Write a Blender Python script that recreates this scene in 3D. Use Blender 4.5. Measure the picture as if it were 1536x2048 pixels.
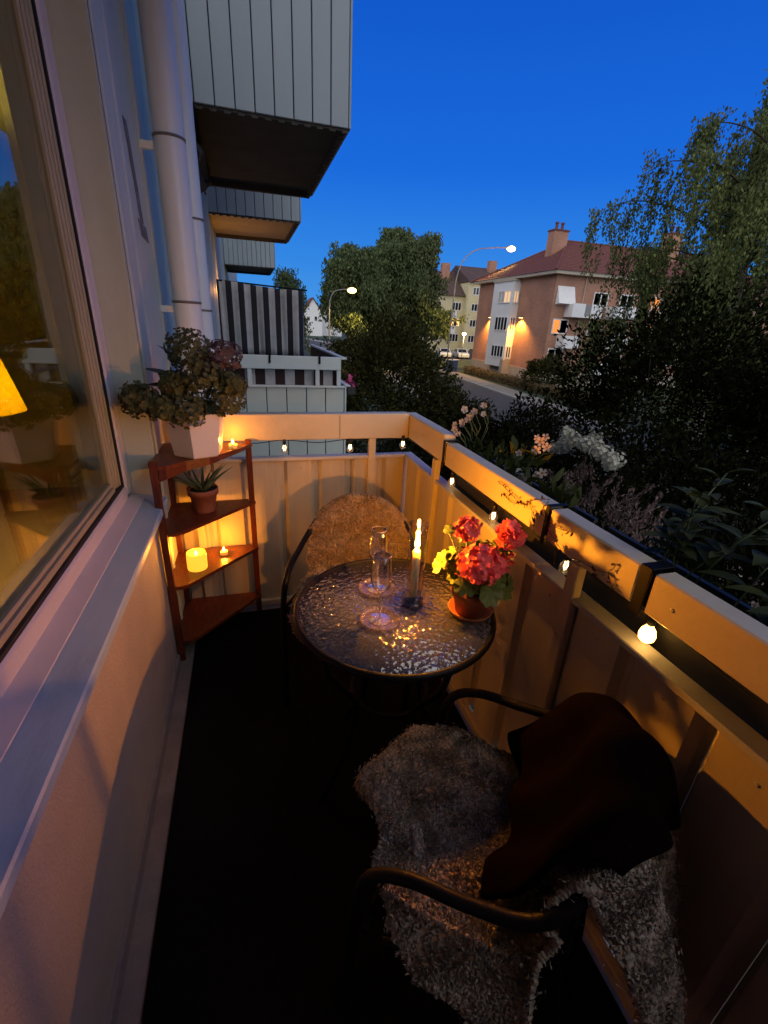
import bpy, math, random
import numpy as np
from mathutils import Vector, Matrix, noise as mnoise

for o in list(bpy.data.objects):
    bpy.data.objects.remove(o)
scene = bpy.context.scene
COL = scene.collection
random.seed(7)
RNG = np.random.default_rng(7)
R_ = math.radians

# ------------------------------------------------------------------ camera
CAM_R = Matrix(((0.96014701, 0.06322133, -0.27225131),
                (-0.27520857, 0.38380267, -0.88145093),
                (0.04876428, 0.92124838, 0.38590604)))
cam_data = bpy.data.cameras.new('camera')
cam = bpy.data.objects.new('camera', cam_data)
COL.objects.link(cam)
cam.matrix_world = Matrix.Translation((0, 0, 1.55)) @ CAM_R.to_4x4()
cam_data.sensor_fit = 'VERTICAL'
cam_data.sensor_height = 36.0
cam_data.lens = 900.0 / 2048.0 * 36.0
cam_data.clip_start = 0.02
cam_data.clip_end = 3000
scene.camera = cam

# ------------------------------------------------------------------ world: dusk sky
world = bpy.data.worlds.new('World')
scene.world = world
world.use_nodes = True
wn = world.node_tree
bg = wn.nodes['Background']
geo = wn.nodes.new('ShaderNodeTexCoord')
sepw = wn.nodes.new('ShaderNodeSeparateXYZ')
ramp = wn.nodes.new('ShaderNodeValToRGB')
wn.links.new(geo.outputs['Generated'], sepw.inputs[0])
wn.links.new(sepw.outputs['Z'], ramp.inputs[0])
els = ramp.color_ramp.elements
els[0].position = 0.0; els[0].color = (0.055, 0.31, 0.78, 1)
els[1].position = 1.0; els[1].color = (0.003, 0.040, 0.26, 1)
for p, c in ((0.10, (0.026, 0.232, 0.73, 1)), (0.25, (0.007, 0.132, 0.65, 1)), (0.48, (0.003, 0.080, 0.51, 1)), (0.72, (0.003, 0.052, 0.35, 1))):
    e = els.new(p); e.color = c
sky = wn.nodes.new('ShaderNodeTexSky')
sky.sky_type = 'NISHITA'
sky.sun_disc = False
sky.sun_elevation = R_(-1.0)
sky.sun_rotation = R_(210)
sky.ozone_density = 6.0
sky.dust_density = 0.4
addw = wn.nodes.new('ShaderNodeMix'); addw.data_type = 'RGBA'; addw.blend_type = 'ADD'
addw.inputs[0].default_value = 0.12
wn.links.new(ramp.outputs[0], addw.inputs[6])
wn.links.new(sky.outputs[0], addw.inputs[7])
wn.links.new(addw.outputs[2], bg.inputs[0])
bg.inputs[1].default_value = 1.05

# the last afterglow, low and broad, from behind the camera over the roof of the own building
sun_data = bpy.data.lights.new('afterglow_sun', 'SUN')
sun_data.energy = 4.2
sun_data.angle = R_(140)
sun_data.color = (1.0, 0.92, 0.66)
sun = bpy.data.objects.new('afterglow_sun', sun_data)
COL.objects.link(sun)
sun.rotation_euler = Vector((0.45, 0.78, -0.42)).to_track_quat('-Z', 'Y').to_euler()

scene.view_settings.view_transform = 'Standard'
scene.view_settings.look = 'None'
scene.view_settings.exposure = 0.0
scene.view_settings.gamma = 1.0
scene.render.engine = 'CYCLES'
cy = scene.cycles
cy.use_denoising = True
try:
    cy.denoiser = 'OPENIMAGEDENOISE'
    cy.denoising_input_passes = 'RGB_ALBEDO_NORMAL'
except Exception:
    pass
cy.max_bounces = 10
cy.diffuse_bounces = 4
cy.glossy_bounces = 4
cy.transmission_bounces = 8
cy.transparent_max_bounces = 24
cy.caustics_reflective = False
cy.caustics_refractive = False
cy.sample_clamp_indirect = 8.0
cy.use_adaptive_sampling = False
cy.use_light_tree = True

# ------------------------------------------------------------------ material helpers
MATS = {}
def _new(name):
    m = bpy.data.materials.new(name); m.use_nodes = True
    MATS[name] = m
    return m, m.node_tree, m.node_tree.nodes['Principled BSDF']

def mat(name, col, rough=0.6, metal=0.0, var=0.12, scale=6.0, bump=0.0, bscale=40.0, col2=None,
        spec=0.5, stretch=None, dirt=0.0, dirtcol=(0.05, 0.045, 0.04), trans=0.0, island=0.0, sss=0.0):
    """principled surface with noise-driven colour, fine relief and worn patches"""
    m, nt, b = _new(name)
    n = nt.nodes; L = nt.links
    tc = n.new('ShaderNodeTexCoord'); mp = n.new('ShaderNodeMapping')
    L.new(tc.outputs['Object'], mp.inputs[0])
    if stretch: mp.inputs['Scale'].default_value = stretch
    nz = n.new('ShaderNodeTexNoise'); nz.inputs['Scale'].default_value = scale
    nz.inputs['Detail'].default_value = 6; nz.inputs['Roughness'].default_value = 0.62
    L.new(mp.outputs[0], nz.inputs['Vector'])
    r = n.new('ShaderNodeValToRGB')
    c2 = col2 or tuple(min(1, c * (1 + var)) for c in col)
    c1 = tuple(c * (1 - var) for c in col) if not col2 else col
    r.color_ramp.elements[0].position = 0.32; r.color_ramp.elements[1].position = 0.68
    r.color_ramp.elements[0].color = (*c1, 1); r.color_ramp.elements[1].color = (*c2, 1)
    L.new(nz.outputs['Fac'], r.inputs[0])
    out = r.outputs[0]
    if island:
        g = n.new('ShaderNodeNewGeometry')
        mr = n.new('ShaderNodeMapRange'); mr.inputs[3].default_value = 1 - island; mr.inputs[4].default_value = 1 + island
        L.new(g.outputs['Random Per Island'], mr.inputs[0])
        mx = n.new('ShaderNodeMix'); mx.data_type = 'RGBA'; mx.blend_type = 'MULTIPLY'; mx.inputs[0].default_value = 1
        L.new(out, mx.inputs[6]); L.new(mr.outputs[0], mx.inputs[7]); out = mx.outputs[2]
    if dirt:
        nd = n.new('ShaderNodeTexNoise'); nd.inputs['Scale'].default_value = scale * 0.45; nd.inputs['Detail'].default_value = 9
        nd.inputs['Roughness'].default_value = 0.75
        L.new(mp.outputs[0], nd.inputs['Vector'])
        rd = n.new('ShaderNodeValToRGB'); rd.color_ramp.elements[0].position = 0.5; rd.color_ramp.elements[1].position = 0.78
        L.new(nd.outputs['Fac'], rd.inputs[0])
        mu = n.new('ShaderNodeMath'); mu.operation = 'MULTIPLY'; mu.inputs[1].default_value = dirt
        L.new(rd.outputs[0], mu.inputs[0])
        mx = n.new('ShaderNodeMix'); mx.data_type = 'RGBA'; L.new(mu.outputs[0], mx.inputs[0])
        L.new(out, mx.inputs[6]); mx.inputs[7].default_value = (*dirtcol, 1); out = mx.outputs[2]
    L.new(out, b.inputs['Base Color'])
    b.inputs['Roughness'].default_value = rough
    b.inputs['Metallic'].default_value = metal
    b.inputs['Specular IOR Level'].default_value = spec
    if sss:
        b.inputs['Subsurface Weight'].default_value = sss
        b.inputs['Subsurface Radius'].default_value = (0.02, 0.01, 0.005)
    if bump:
        nb = n.new('ShaderNodeTexNoise'); nb.inputs['Scale'].default_value = bscale; nb.inputs['Detail'].default_value = 5
        L.new(mp.outputs[0], nb.inputs['Vector'])
        bp = n.new('ShaderNodeBump'); bp.inputs['Strength'].default_value = bump; bp.inputs['Distance'].default_value = 0.01
        L.new(nb.outputs['Fac'], bp.inputs['Height']); L.new(bp.outputs[0], b.inputs['Normal'])
    if trans:
        t = n.new('ShaderNodeBsdfTranslucent'); L.new(out, t.inputs['Color'])
        ms = n.new('ShaderNodeMixShader'); ms.inputs[0].default_value = trans
        L.new(b.outputs[0], ms.inputs[1]); L.new(t.outputs[0], ms.inputs[2])
        L.new(ms.outputs[0], n['Material Output'].inputs[0])
    return m

def flame_mat(name, col, strength):
    """a flame gives light and lets light through"""
    m, nt, b = _new(name); n = nt.nodes; L = nt.links; n.remove(b)
    e = n.new('ShaderNodeEmission'); e.inputs[0].default_value = (*col, 1); e.inputs[1].default_value = strength
    t = n.new('ShaderNodeBsdfTransparent'); a = n.new('ShaderNodeAddShader')
    L.new(e.outputs[0], a.inputs[0]); L.new(t.outputs[0], a.inputs[1]); L.new(a.outputs[0], n['Material Output'].inputs[0])
    return m
def emit(name, col, strength):
    m, nt, b = _new(name)
    b.inputs['Base Color'].default_value = (*col, 1)
    b.inputs['Emission Color'].default_value = (*col, 1)
    b.inputs['Emission Strength'].default_value = strength
    return m

def thin_glass(name, tint=(0.97, 0.97, 0.96), ior=1.5, rough=0.0, boost=1.0, bump=None, diffuse=0.0, power=4.5, dcol=(0.6, 0.6, 0.6)):
    """glass that lets light through straight and mirrors by its Fresnel term"""
    m, nt, b = _new(name); n = nt.nodes; L = nt.links
    n.remove(b)
    tr = n.new('ShaderNodeBsdfTransparent'); tr.inputs[0].default_value = (*tint, 1)
    gl = n.new('ShaderNodeBsdfGlossy'); gl.inputs['Roughness'].default_value = rough; gl.inputs['Color'].default_value = (1, 1, 1, 1)
    # Schlick's term, the same from both sides of the sheet
    fr = n.new('ShaderNodeLayerWeight'); fr.inputs['Blend'].default_value = 0.5
    pw = n.new('ShaderNodeMath'); pw.operation = 'POWER'; pw.inputs[1].default_value = power
    L.new(fr.outputs['Facing'], pw.inputs[0])
    mu = n.new('ShaderNodeMath'); mu.operation = 'MULTIPLY_ADD'; mu.use_clamp = True
    f0 = ((ior - 1) / (ior + 1)) ** 2
    mu.inputs[1].default_value = boost * (1 - f0); mu.inputs[2].default_value = f0 * boost
    L.new(pw.outputs[0], mu.inputs[0])
    ms = n.new('ShaderNodeMixShader'); L.new(mu.outputs[0], ms.inputs[0])
    base = tr.outputs[0]
    if diffuse:
        df = n.new('ShaderNodeBsdfDiffuse'); df.inputs[0].default_value = (*dcol, 1)
        m2 = n.new('ShaderNodeMixShader'); m2.inputs[0].default_value = diffuse
        L.new(tr.outputs[0], m2.inputs[1]); L.new(df.outputs[0], m2.inputs[2]); base = m2.outputs[0]
    L.new(base, ms.inputs[1]); L.new(gl.outputs[0], ms.inputs[2])
    L.new(ms.outputs[0], n['Material Output'].inputs[0])
    if bump:
        tc = n.new('ShaderNodeTexCoord')
        wz = n.new('ShaderNodeTexNoise'); wz.inputs['Scale'].default_value = bump[0] * 0.45; wz.inputs['Detail'].default_value = 2
        L.new(tc.outputs['Object'], wz.inputs['Vector'])
        mxv = n.new('ShaderNodeMix'); mxv.data_type = 'RGBA'; mxv.blend_type = 'LINEAR_LIGHT'; mxv.inputs[0].default_value = 0.012
        L.new(tc.outputs['Object'], mxv.inputs[6]); L.new(wz.outputs['Color'], mxv.inputs[7])
        vo = n.new('ShaderNodeTexVoronoi'); vo.feature = 'SMOOTH_F1'; vo.inputs['Scale'].default_value = bump[0]
        vo.inputs['Smoothness'].default_value = 0.35
        L.new(mxv.outputs[2], vo.inputs['Vector'])
        bp = n.new('ShaderNodeBump'); bp.inputs['Strength'].default_value = bump[1]; bp.inputs['Distance'].default_value = bump[2]
        L.new(vo.outputs['Distance'], bp.inputs['Height'])
        L.new(bp.outputs[0], gl.inputs['Normal']); L.new(bp.outputs[0], fr.inputs['Normal'])
    return m

# ------------------------------------------------------------------ mesh helpers
class MB:
    def __init__(s): s.v = []; s.f = []
    def add(s, vs, fs):
        k = len(s.v); s.v += [tuple(p) for p in vs]; s.f += [tuple(i + k for i in f) for f in fs]; return s
    def box(s, x0, x1, y0, y1, z0, z1, M=None):
        vs = [Vector((x, y, z)) for z in (z0, z1) for y in (y0, y1) for x in (x0, x1)]
        if M is not None: vs = [M @ p for p in vs]
        return s.add(vs, [(0, 2, 3, 1), (4, 5, 7, 6), (0, 1, 5, 4), (2, 6, 7, 3), (0, 4, 6, 2), (1, 3, 7, 5)])
    def bevbox(s, x0, x1, y0, y1, z0, z1, b=0.004, M=None):
        vs = []
        for (dx, dy, dz) in ((b, b, 0), (b, 0, b), (0, b, b)):
            for z in (z0 + dz, z1 - dz):
                for y in (y0 + dy, y1 - dy):
                    for x in (x0 + dx, x1 - dx): vs.append(Vector((x, y, z)))
        if M is not None: vs = [M @ p for p in vs]
        A, B, C = 0, 8, 16
        q = []
        q += [(A+0, A+2, A+3, A+1), (A+4, A+5, A+7, A+6)]
        q += [(B+0, B+1, B+5, B+4), (B+2, B+6, B+7, B+3)]
        q += [(C+0, C+4, C+6, C+2), (C+1, C+3, C+7, C+5)]
        q += [(A+0, A+1, B+1, B+0), (A+2, B+2, B+3, A+3), (A+4, B+4, B+5, A+5), (A+6, A+7, B+7, B+6)]
        q += [(A+0, C+0, C+2, A+2), (A+1, A+3, C+3, C+1), (A+4, A+6, C+6, C+4), (A+5, C+5, C+7, A+7)]
        q += [(B+0, B+4, C+4, C+0), (B+1, C+1, C+5, B+5), (B+2, C+2, C+6, B+6), (B+3, B+7, C+7, C+3)]
        for k in range(8): q.append((A+k, B+k, C+k))
        return s.add(vs, q)
    def tube(s, pts, r, n=10, caps=True, closed=False):
        pts = [Vector(p) for p in pts]; m = len(pts)
        rs = r if isinstance(r, (list, tuple)) else [r] * m
        vs = []; fs = []
        t0 = (pts[1] - pts[0]).normalized()
        up = Vector((0, 0, 1)) if abs(t0.z) < 0.9 else Vector((1, 0, 0))
        a = t0.cross(up).normalized()
        for i, p in enumerate(pts):
            if closed: t = (pts[(i + 1) % m] - pts[i - 1])
            else: t = pts[min(i + 1, m - 1)] - pts[max(i - 1, 0)]
            t.normalize()
            a = (a - t * a.dot(t)).normalized(); b = t.cross(a)
            for k in range(n):
                w = 2 * math.pi * k / n
                vs.append(p + (a * math.cos(w) + b * math.sin(w)) * rs[i])
        segs = m if closed else m - 1
        for i in range(segs):
            for k in range(n):
                i2 = (i + 1) % m
                fs.append((i * n + k, i * n + (k + 1) % n, i2 * n + (k + 1) % n, i2 * n + k))
        if caps and not closed:
            fs.append(tuple(range(n - 1, -1, -1))); fs.append(tuple((m - 1) * n + k for k in range(n)))
        return s.add(vs, fs)
    def lathe(s, prof, n=24, c=(0, 0, 0), wob=None):
        """prof: list of (radius, z); closed at the axis when radius is 0"""
        vs = []; fs = []; ring = []
        for (r, z) in prof:
            if r < 1e-6:
                ring.append([len(vs)]); vs.append((c[0], c[1], c[2] + z))
            else:
                st = len(vs); ring.append(list(range(st, st + n)))
                for k in range(n):
                    w = 2 * math.pi * k / n; rr = r * (wob(w, z) if wob else 1)
                    vs.append((c[0] + rr * math.cos(w), c[1] + rr * math.sin(w), c[2] + z))
        for i in range(len(prof) - 1):
            A, B = ring[i], ring[i + 1]
            for k in range(n):
                k2 = (k + 1) % n
                if len(A) == 1 and len(B) == 1: continue
                if len(A) == 1: fs.append((A[0], B[k2], B[k]))
                elif len(B) == 1: fs.append((A[k], A[k2], B[0]))
                else: fs.append((A[k], A[k2], B[k2], B[k]))
        return s.add(vs, fs)
    def prism(s, poly, axis, a, b):
        """extrude a 2-D polygon along an axis from a to b"""
        def P(u, v, w): return {'x': (w, u, v), 'y': (u, w, v), 'z': (u, v, w)}[axis]
        n = len(poly)
        vs = [P(u, v, a) for u, v in poly] + [P(u, v, b) for u, v in poly]
        fs = [tuple(range(n - 1, -1, -1)), tuple(range(n, 2 * n))]
        for k in range(n): fs.append((k, (k + 1) % n, n + (k + 1) % n, n + k))
        return s.add(vs, fs)
    def ball(s, c, r, nu=12, nv=8, sc=(1, 1, 1), jit=0):
        prof = [(r * math.sin(math.pi * i / nv), -r * math.cos(math.pi * i / nv)) for i in range(nv + 1)]
        prof[0] = (0, -r); prof[-1] = (0, r)
        k = len(s.v); s.lathe(prof, nu)
        for i in range(k, len(s.v)):
            p = Vector(s.v[i]); f = 1 + (mnoise.noise(p * 3.1 / max(r, 1e-3)) * jit if jit else 0)
            s.v[i] = (c[0] + p.x * sc[0] * f, c[1] + p.y * sc[1] * f, c[2] + p.z * sc[2] * f)
        return s
    def build(s, name, m, parent=None, smooth=False, loc=None):
        me = bpy.data.meshes.new(name); me.from_pydata(s.v, [], s.f); me.update()
        import bmesh
        bm = bmesh.new(); bm.from_mesh(me); bmesh.ops.recalc_face_normals(bm, faces=bm.faces); bm.to_mesh(me); bm.free()
        return link(name, me, m, parent, smooth, loc)

def link(name, me, m, parent=None, smooth=False, loc=None):
    if m is not None and not me.materials: me.materials.append(MATS[m] if isinstance(m, str) else m)
    if smooth:
        me.polygons.foreach_set('use_smooth', [True] * len(me.polygons))
    o = bpy.data.objects.new(name, me); COL.objects.link(o)
    if parent is not None: o.parent = parent
    if loc is not None: o.location = loc
    return o

def inst(o, parent, loc=(0, 0, 0), rot=(0, 0, 0), sc=(1, 1, 1), name=None):
    c = bpy.data.objects.new(name or o.name.split('.')[0], o.data if hasattr(o, 'data') else o)
    COL.objects.link(c); c.parent = parent; c.location = loc; c.rotation_euler = rot
    c.scale = sc if isinstance(sc, (tuple, list)) else (sc, sc, sc)
    return c

def tag(o, label, cat, group=None):
    o['label'] = label; o['category'] = cat
    if group: o['group'] = group
    return o
def thing(name, label, cat, loc=(0, 0, 0), rz=0.0, group=None):
    o = bpy.data.objects.new(name, None); COL.objects.link(o)
    o.empty_display_size = 0.1
    o.location = loc; o.rotation_euler = (0, 0, rz)
    return tag(o, label, cat, group)
def struct(o): o['kind'] = 'structure'; return o
def stuff(o): o['kind'] = 'stuff'; return o

def np_mesh(name, V, F):
    """mesh from numpy verts (n,3) and quad/tri faces (m,k)"""
    me = bpy.data.meshes.new(name)
    k = F.shape[1]
    me.vertices.add(len(V)); me.vertices.foreach_set('co', V.astype(np.float32).ravel())
    me.loops.add(F.size); me.loops.foreach_set('vertex_index', F.astype(np.int32).ravel())
    me.polygons.add(len(F)); me.polygons.foreach_set('loop_start', np.arange(0, F.size, k, dtype=np.int32))
    me.polygons.foreach_set('loop_total', np.full(len(F), k, dtype=np.int32))
    me.update(calc_edges=True); me.validate()
    return me

def norm(a): return a / (np.linalg.norm(a, axis=1, keepdims=True) + 1e-9)
def leaf_quads(P, A, ln, wd, seed=0, fold=0.25):
    """one folded leaf (two triangles hinged on the midrib) at each point P along axis A"""
    r = np.random.default_rng(seed); n = len(P)
    A = norm(A); T = norm(r.normal(size=(n, 3))); B = norm(np.cross(A, T)); Nn = np.cross(A, B)
    ln = np.broadcast_to(ln, n)[:, None]; wd = np.broadcast_to(wd, n)[:, None]
    p0 = P - A * ln * 0.5; p2 = P + A * ln * 0.5
    mid = P - A * ln * 0.08
    p1 = mid + B * wd * 0.5 + Nn * wd * fold; p3 = mid - B * wd * 0.5 + Nn * wd * fold
    V = np.stack([p0, p1, p2, p3], 1).reshape(-1, 3)
    i = np.arange(n)[:, None] * 4
    F = np.concatenate([i + np.array([[0, 1, 2]]), i + np.array([[0, 2, 3]])], 0)
    return V, F

def link_light(name, kind, energy, col, loc, parent=None, radius=0.02, spot=None, direction=None):
    d = bpy.data.lights.new(name, kind); d.energy = energy; d.color = col
    if kind != 'SUN': d.shadow_soft_size = radius
    if spot: d.spot_size = R_(spot[0]); d.spot_blend = spot[1]
    o = bpy.data.objects.new(name, d); COL.objects.link(o); o.location = loc
    if direction is not None: o.rotation_euler = Vector(direction).to_track_quat('-Z', 'Y').to_euler()
    if parent is not None: o.parent = parent
    return o

# ------------------------------------------------------------------ materials
mat('rail_paint', (0.66, 0.57, 0.40), rough=0.42, var=0.07, scale=3, bump=0.08, bscale=60, dirt=0.5, dirtcol=(0.35, 0.28, 0.2))
mat('panel_paint', (0.60, 0.52, 0.38), rough=0.5, var=0.06, scale=4, bump=0.06, bscale=50, dirt=0.6, dirtcol=(0.30, 0.25, 0.18), stretch=(3, 3, 0.35))
mat('cap_metal', (0.55, 0.54, 0.52), rough=0.38, var=0.08, scale=9, dirt=0.45, dirtcol=(0.2, 0.18, 0.16))
mat('cladding', (0.52, 0.57, 0.47), rough=0.55, var=0.08, scale=2.5, bump=0.12, bscale=30, dirt=0.5, dirtcol=(0.28, 0.26, 0.23), stretch=(1, 1, 0.4))
mat('low_wall', (0.45, 0.40, 0.31), rough=0.7, var=0.10, scale=2.2, bump=0.35, bscale=120, dirt=0.5, dirtcol=(0.3, 0.24, 0.18))
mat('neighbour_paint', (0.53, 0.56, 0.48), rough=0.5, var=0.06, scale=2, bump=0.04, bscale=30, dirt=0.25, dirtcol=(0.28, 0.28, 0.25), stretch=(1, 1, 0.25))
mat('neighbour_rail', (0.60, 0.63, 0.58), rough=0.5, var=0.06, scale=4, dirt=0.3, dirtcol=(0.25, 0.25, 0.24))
mat('upper_paint_shaded', (0.32, 0.38, 0.40), rough=0.5, var=0.06, scale=2, bump=0.04, bscale=30, dirt=0.3, dirtcol=(0.2, 0.22, 0.22), stretch=(1, 1, 0.25))  # darker, bluer copy of the neighbour paint, dimmer upper light put into its colour
mat('joint_dark', (0.03, 0.03, 0.032), rough=0.7, var=0.1)
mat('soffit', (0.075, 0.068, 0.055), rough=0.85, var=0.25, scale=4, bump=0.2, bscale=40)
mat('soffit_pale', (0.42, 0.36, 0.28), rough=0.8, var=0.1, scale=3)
mat('pipe_joint', (0.16, 0.15, 0.13), rough=0.6, var=0.2, scale=20)
mat('pipe_paint', (0.74, 0.79, 0.76), rough=0.35, var=0.04, scale=6, dirt=0.25, dirtcol=(0.3, 0.3, 0.3), stretch=(1, 1, 0.15))
mat('patch_grey', (0.16, 0.16, 0.15), rough=0.9, var=0.4, scale=30, bump=0.3, bscale=80)
mat('frame_white', (0.62, 0.60, 0.60), rough=0.45, var=0.04, scale=6, dirt=0.2, dirtcol=(0.35, 0.33, 0.32))
mat('sash_alu', (0.40, 0.36, 0.22), rough=0.45, metal=0.0, var=0.08, scale=4)
mat('gasket', (0.008, 0.008, 0.008), rough=0.6, var=0.1)
mat('sill_metal', (0.38, 0.52, 0.60), rough=0.42, var=0.05, scale=5, dirt=0.65, dirtcol=(0.22, 0.24, 0.30), bump=0.10, bscale=160, stretch=(3, 0.7, 1))
mat('concrete', (0.26, 0.23, 0.21), rough=0.9, var=0.2, scale=7, bump=0.3, bscale=60)
mat('rug_black', (0.006, 0.006, 0.0065), rough=0.95, var=0.3, scale=60, bump=0.5, bscale=400, spec=0.1)
mat('room_wall', (0.36, 0.33, 0.10), rough=0.9, var=0.12, scale=1.5)
mat('room_floor', (0.16, 0.09, 0.045), rough=0.5, var=0.2, scale=5, stretch=(1, 6, 1))
thin_glass('window_glass', tint=(0.80, 0.80, 0.70), ior=1.5, boost=1.0)
mat('grass', (0.020, 0.035, 0.010), rough=0.95, var=0.4, scale=0.6, bump=0.4, bscale=8)
mat('asphalt', (0.055, 0.052, 0.05), rough=0.9, var=0.2, scale=1.2, bump=0.2, bscale=30)
mat('paving', (0.20, 0.185, 0.16), rough=0.9, var=0.15, scale=1.5, bump=0.2, bscale=25)
mat('kerb', (0.33, 0.31, 0.28), rough=0.85, var=0.12, scale=3)
mat('gravel', (0.24, 0.2, 0.15), rough=0.95, var=0.3, scale=3, bump=0.3, bscale=40)
mat('awning_cloth', (0.03, 0.026, 0.022), rough=0.95, var=0.4, scale=10, bump=0.3, bscale=40)
mat('black_metal', (0.005, 0.0045, 0.0045), rough=0.5, var=0.2, scale=20, spec=0.18)
mat('black_plastic', (0.010, 0.010, 0.010), rough=0.5, var=0.2, scale=20)

# striped cloth: printed bars across the width
def stripe_mat(name, c1, c2, period, phase=0.0, duty=0.5):
    m, nt, b = _new(name); n = nt.nodes; L = nt.links
    tc = n.new('ShaderNodeTexCoord'); sp = n.new('ShaderNodeSeparateXYZ'); L.new(tc.outputs['Object'], sp.inputs[0])
    a = n.new('ShaderNodeMath'); a.operation = 'MULTIPLY_ADD'; a.inputs[1].default_value = 1 / period; a.inputs[2].default_value = phase
    L.new(sp.outputs['X'], a.inputs[0])
    fr = n.new('ShaderNodeMath'); fr.operation = 'FRACT'; L.new(a.outputs[0], fr.inputs[0])
    gt = n.new('ShaderNodeMath'); gt.operation = 'GREATER_THAN'; gt.inputs[1].default_value = duty; L.new(fr.outputs[0], gt.inputs[0])
    nz = n.new('ShaderNodeTexNoise'); nz.inputs['Scale'].default_value = 14; nz.inputs['Detail'].default_value = 6
    L.new(tc.outputs['Object'], nz.inputs[0])
    mx = n.new('ShaderNodeMix'); mx.data_type = 'RGBA'; mx.inputs[6].default_value = (*c1, 1); mx.inputs[7].default_value = (*c2, 1)
    L.new(gt.outputs[0], mx.inputs[0])
    m2 = n.new('ShaderNodeMix'); m2.data_type = 'RGBA'; m2.blend_type = 'OVERLAY'; m2.inputs[0].default_value = 0.35
    L.new(mx.outputs[2], m2.inputs[6]); L.new(nz.outputs['Fac'], m2.inputs[7])
    L.new(m2.outputs[2], b.inputs['Base Color']); b.inputs['Roughness'].default_value = 0.95
    return m
stripe_mat('stripe_cloth', (0.012, 0.010, 0.013), (0.36, 0.36, 0.36), 0.107, 0.30, 0.48)
stripe_mat('stripe_cloth_low', (0.028, 0.014, 0.013), (0.36, 0.36, 0.36), 0.186, 0.62, 0.5)

GZ = -3.05
# ------------------------------------------------------------------ ground, road
struct(MB().box(-700, 900, -700, 1500, GZ - 0.5, GZ).build('ground', 'grass'))
def strip(name, cl, w0, w1, z, m, th=0.0):
    """ribbon following centre line cl between lateral offsets w0..w1 (to the right of travel)"""
    vs = []; fs = []
    for i, p in enumerate(cl):
        a = Vector(cl[max(i - 1, 0)]); b = Vector(cl[min(i + 1, len(cl) - 1)]); t = (b - a).normalized(); nrm = Vector((t.y, -t.x))
        p = Vector(p); A = p + nrm * w0; B = p + nrm * w1
        vs += [(A.x, A.y, z), (B.x, B.y, z)]
        if th: vs += [(A.x, A.y, z - th), (B.x, B.y, z - th)]
    s = 4 if th else 2
    for i in range(len(cl) - 1):
        a = i * s; b = a + s
        fs.append((a, a + 1, b + 1, b))
        if th: fs += [(a + 2, a, b, b + 2), (a + 1, a + 3, b + 3, b + 1)]
    return struct(MB().add(vs, fs).build(name, m))
ROAD = [(4, -30), (12, 5), (15.7, 30), (17.2, 47), (17.2, 75), (13.5, 110), (6, 160), (-10, 260)]
strip('road', ROAD, -2.9, 2.9, GZ + 0.006, 'asphalt')
strip('kerb_street', ROAD, 2.9, 3.05, GZ + 0.12, 'kerb', 0.14)
strip('pavement', ROAD, 3.05, 4.9, GZ + 0.11, 'paving', 0.13)
strip('kerb_garden', ROAD, -3.05, -2.9, GZ + 0.12, 'kerb', 0.14)
strip('pavement_garden', ROAD, -4.6, -3.05, GZ + 0.11, 'paving', 0.13)
struct(MB().box(27, 60, 66, 76, GZ - 0.2, GZ + 0.012).build('parking_area', 'asphalt'))
struct(MB().box(4.0, 12.0, 1.2, 3.4, GZ - 0.2, GZ + 0.012).build('garden_path', 'gravel'))

# ------------------------------------------------------------------ own apartment building
WX = -0.405          # outer face of the wall
apt = thing('apartment_building', 'own apartment block with pale metal cladding along the left side', 'building', (WX, 0, GZ))
def apt_part(mb, name, m, smooth=False):
    o = mb.build(name, m, None, smooth); o.parent = apt; o.matrix_parent_inverse = Matrix.Translation((-WX, 0, -GZ)); return o
w = MB()
w.box(-9, WX - 0.012, 4.6, 60, GZ, 11)
w.box(-0.66, WX - 0.012, 2.05, 4.6, GZ, 11)      # beyond the window
w.box(-9, WX - 0.012, -14, -1.5, GZ, 11)
w.box(-0.66, WX - 0.012, -1.5, 2.05, 2.45, 11)   # above
apt_part(w, 'wall', 'cladding')
lw = MB(); lw.box(-0.66, WX, -1.5, 2.05, -0.2, 0.765)
apt_part(lw, 'lower_wall', 'low_wall')
apt_part(MB().box(WX, WX + 0.012, -1.5, 2.28, 0.0, 0.05), 'skirting', 'concrete')
apt_part(MB().box(-9, -0.66, -1.5, 4.6, GZ, -0.03), 'wall_base', 'cladding')
apt_part(MB().box(-9, -0.66, -1.5, 4.6, 2.75, 11), 'wall_upper', 'cladding')
# cladding sheets with a folded edge each
def sheet(y0, y1, z0, z1, t=0.02):
    e = 0.014
    poly = [(WX - 0.012, y0), (WX - 0.012 + t, y0 + e), (WX - 0.012 + t, y1 - e * 2.6), (WX - 0.012 + t + 0.006, y1 - e * 1.7), (WX - 0.012 + t + 0.006, y1 - e * 0.8), (WX - 0.012, y1)]
    return MB().prism(poly, 'z', z0, z1)
for y0, y1 in ((2.056, 2.10), (2.10, 2.29), (2.29, 2.72), (2.72, 3.0), (3.0, 3.42), (3.42, 3.9), (3.9, 4.4), (4.4, 5.2), (5.2, 6.0), (6.0, 6.8), (6.8, 7.6), (7.6, 8.4), (8.4, 9.4)):
    apt_part(sheet(y0, y1, -0.05, 5.2), 'cladding_sheet', 'cladding')
apt_part(MB().box(WX - 0.13, WX + 0.006, 2.040, 2.0555, 0.79, 2.5), 'window_reveal', 'cladding')
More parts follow.
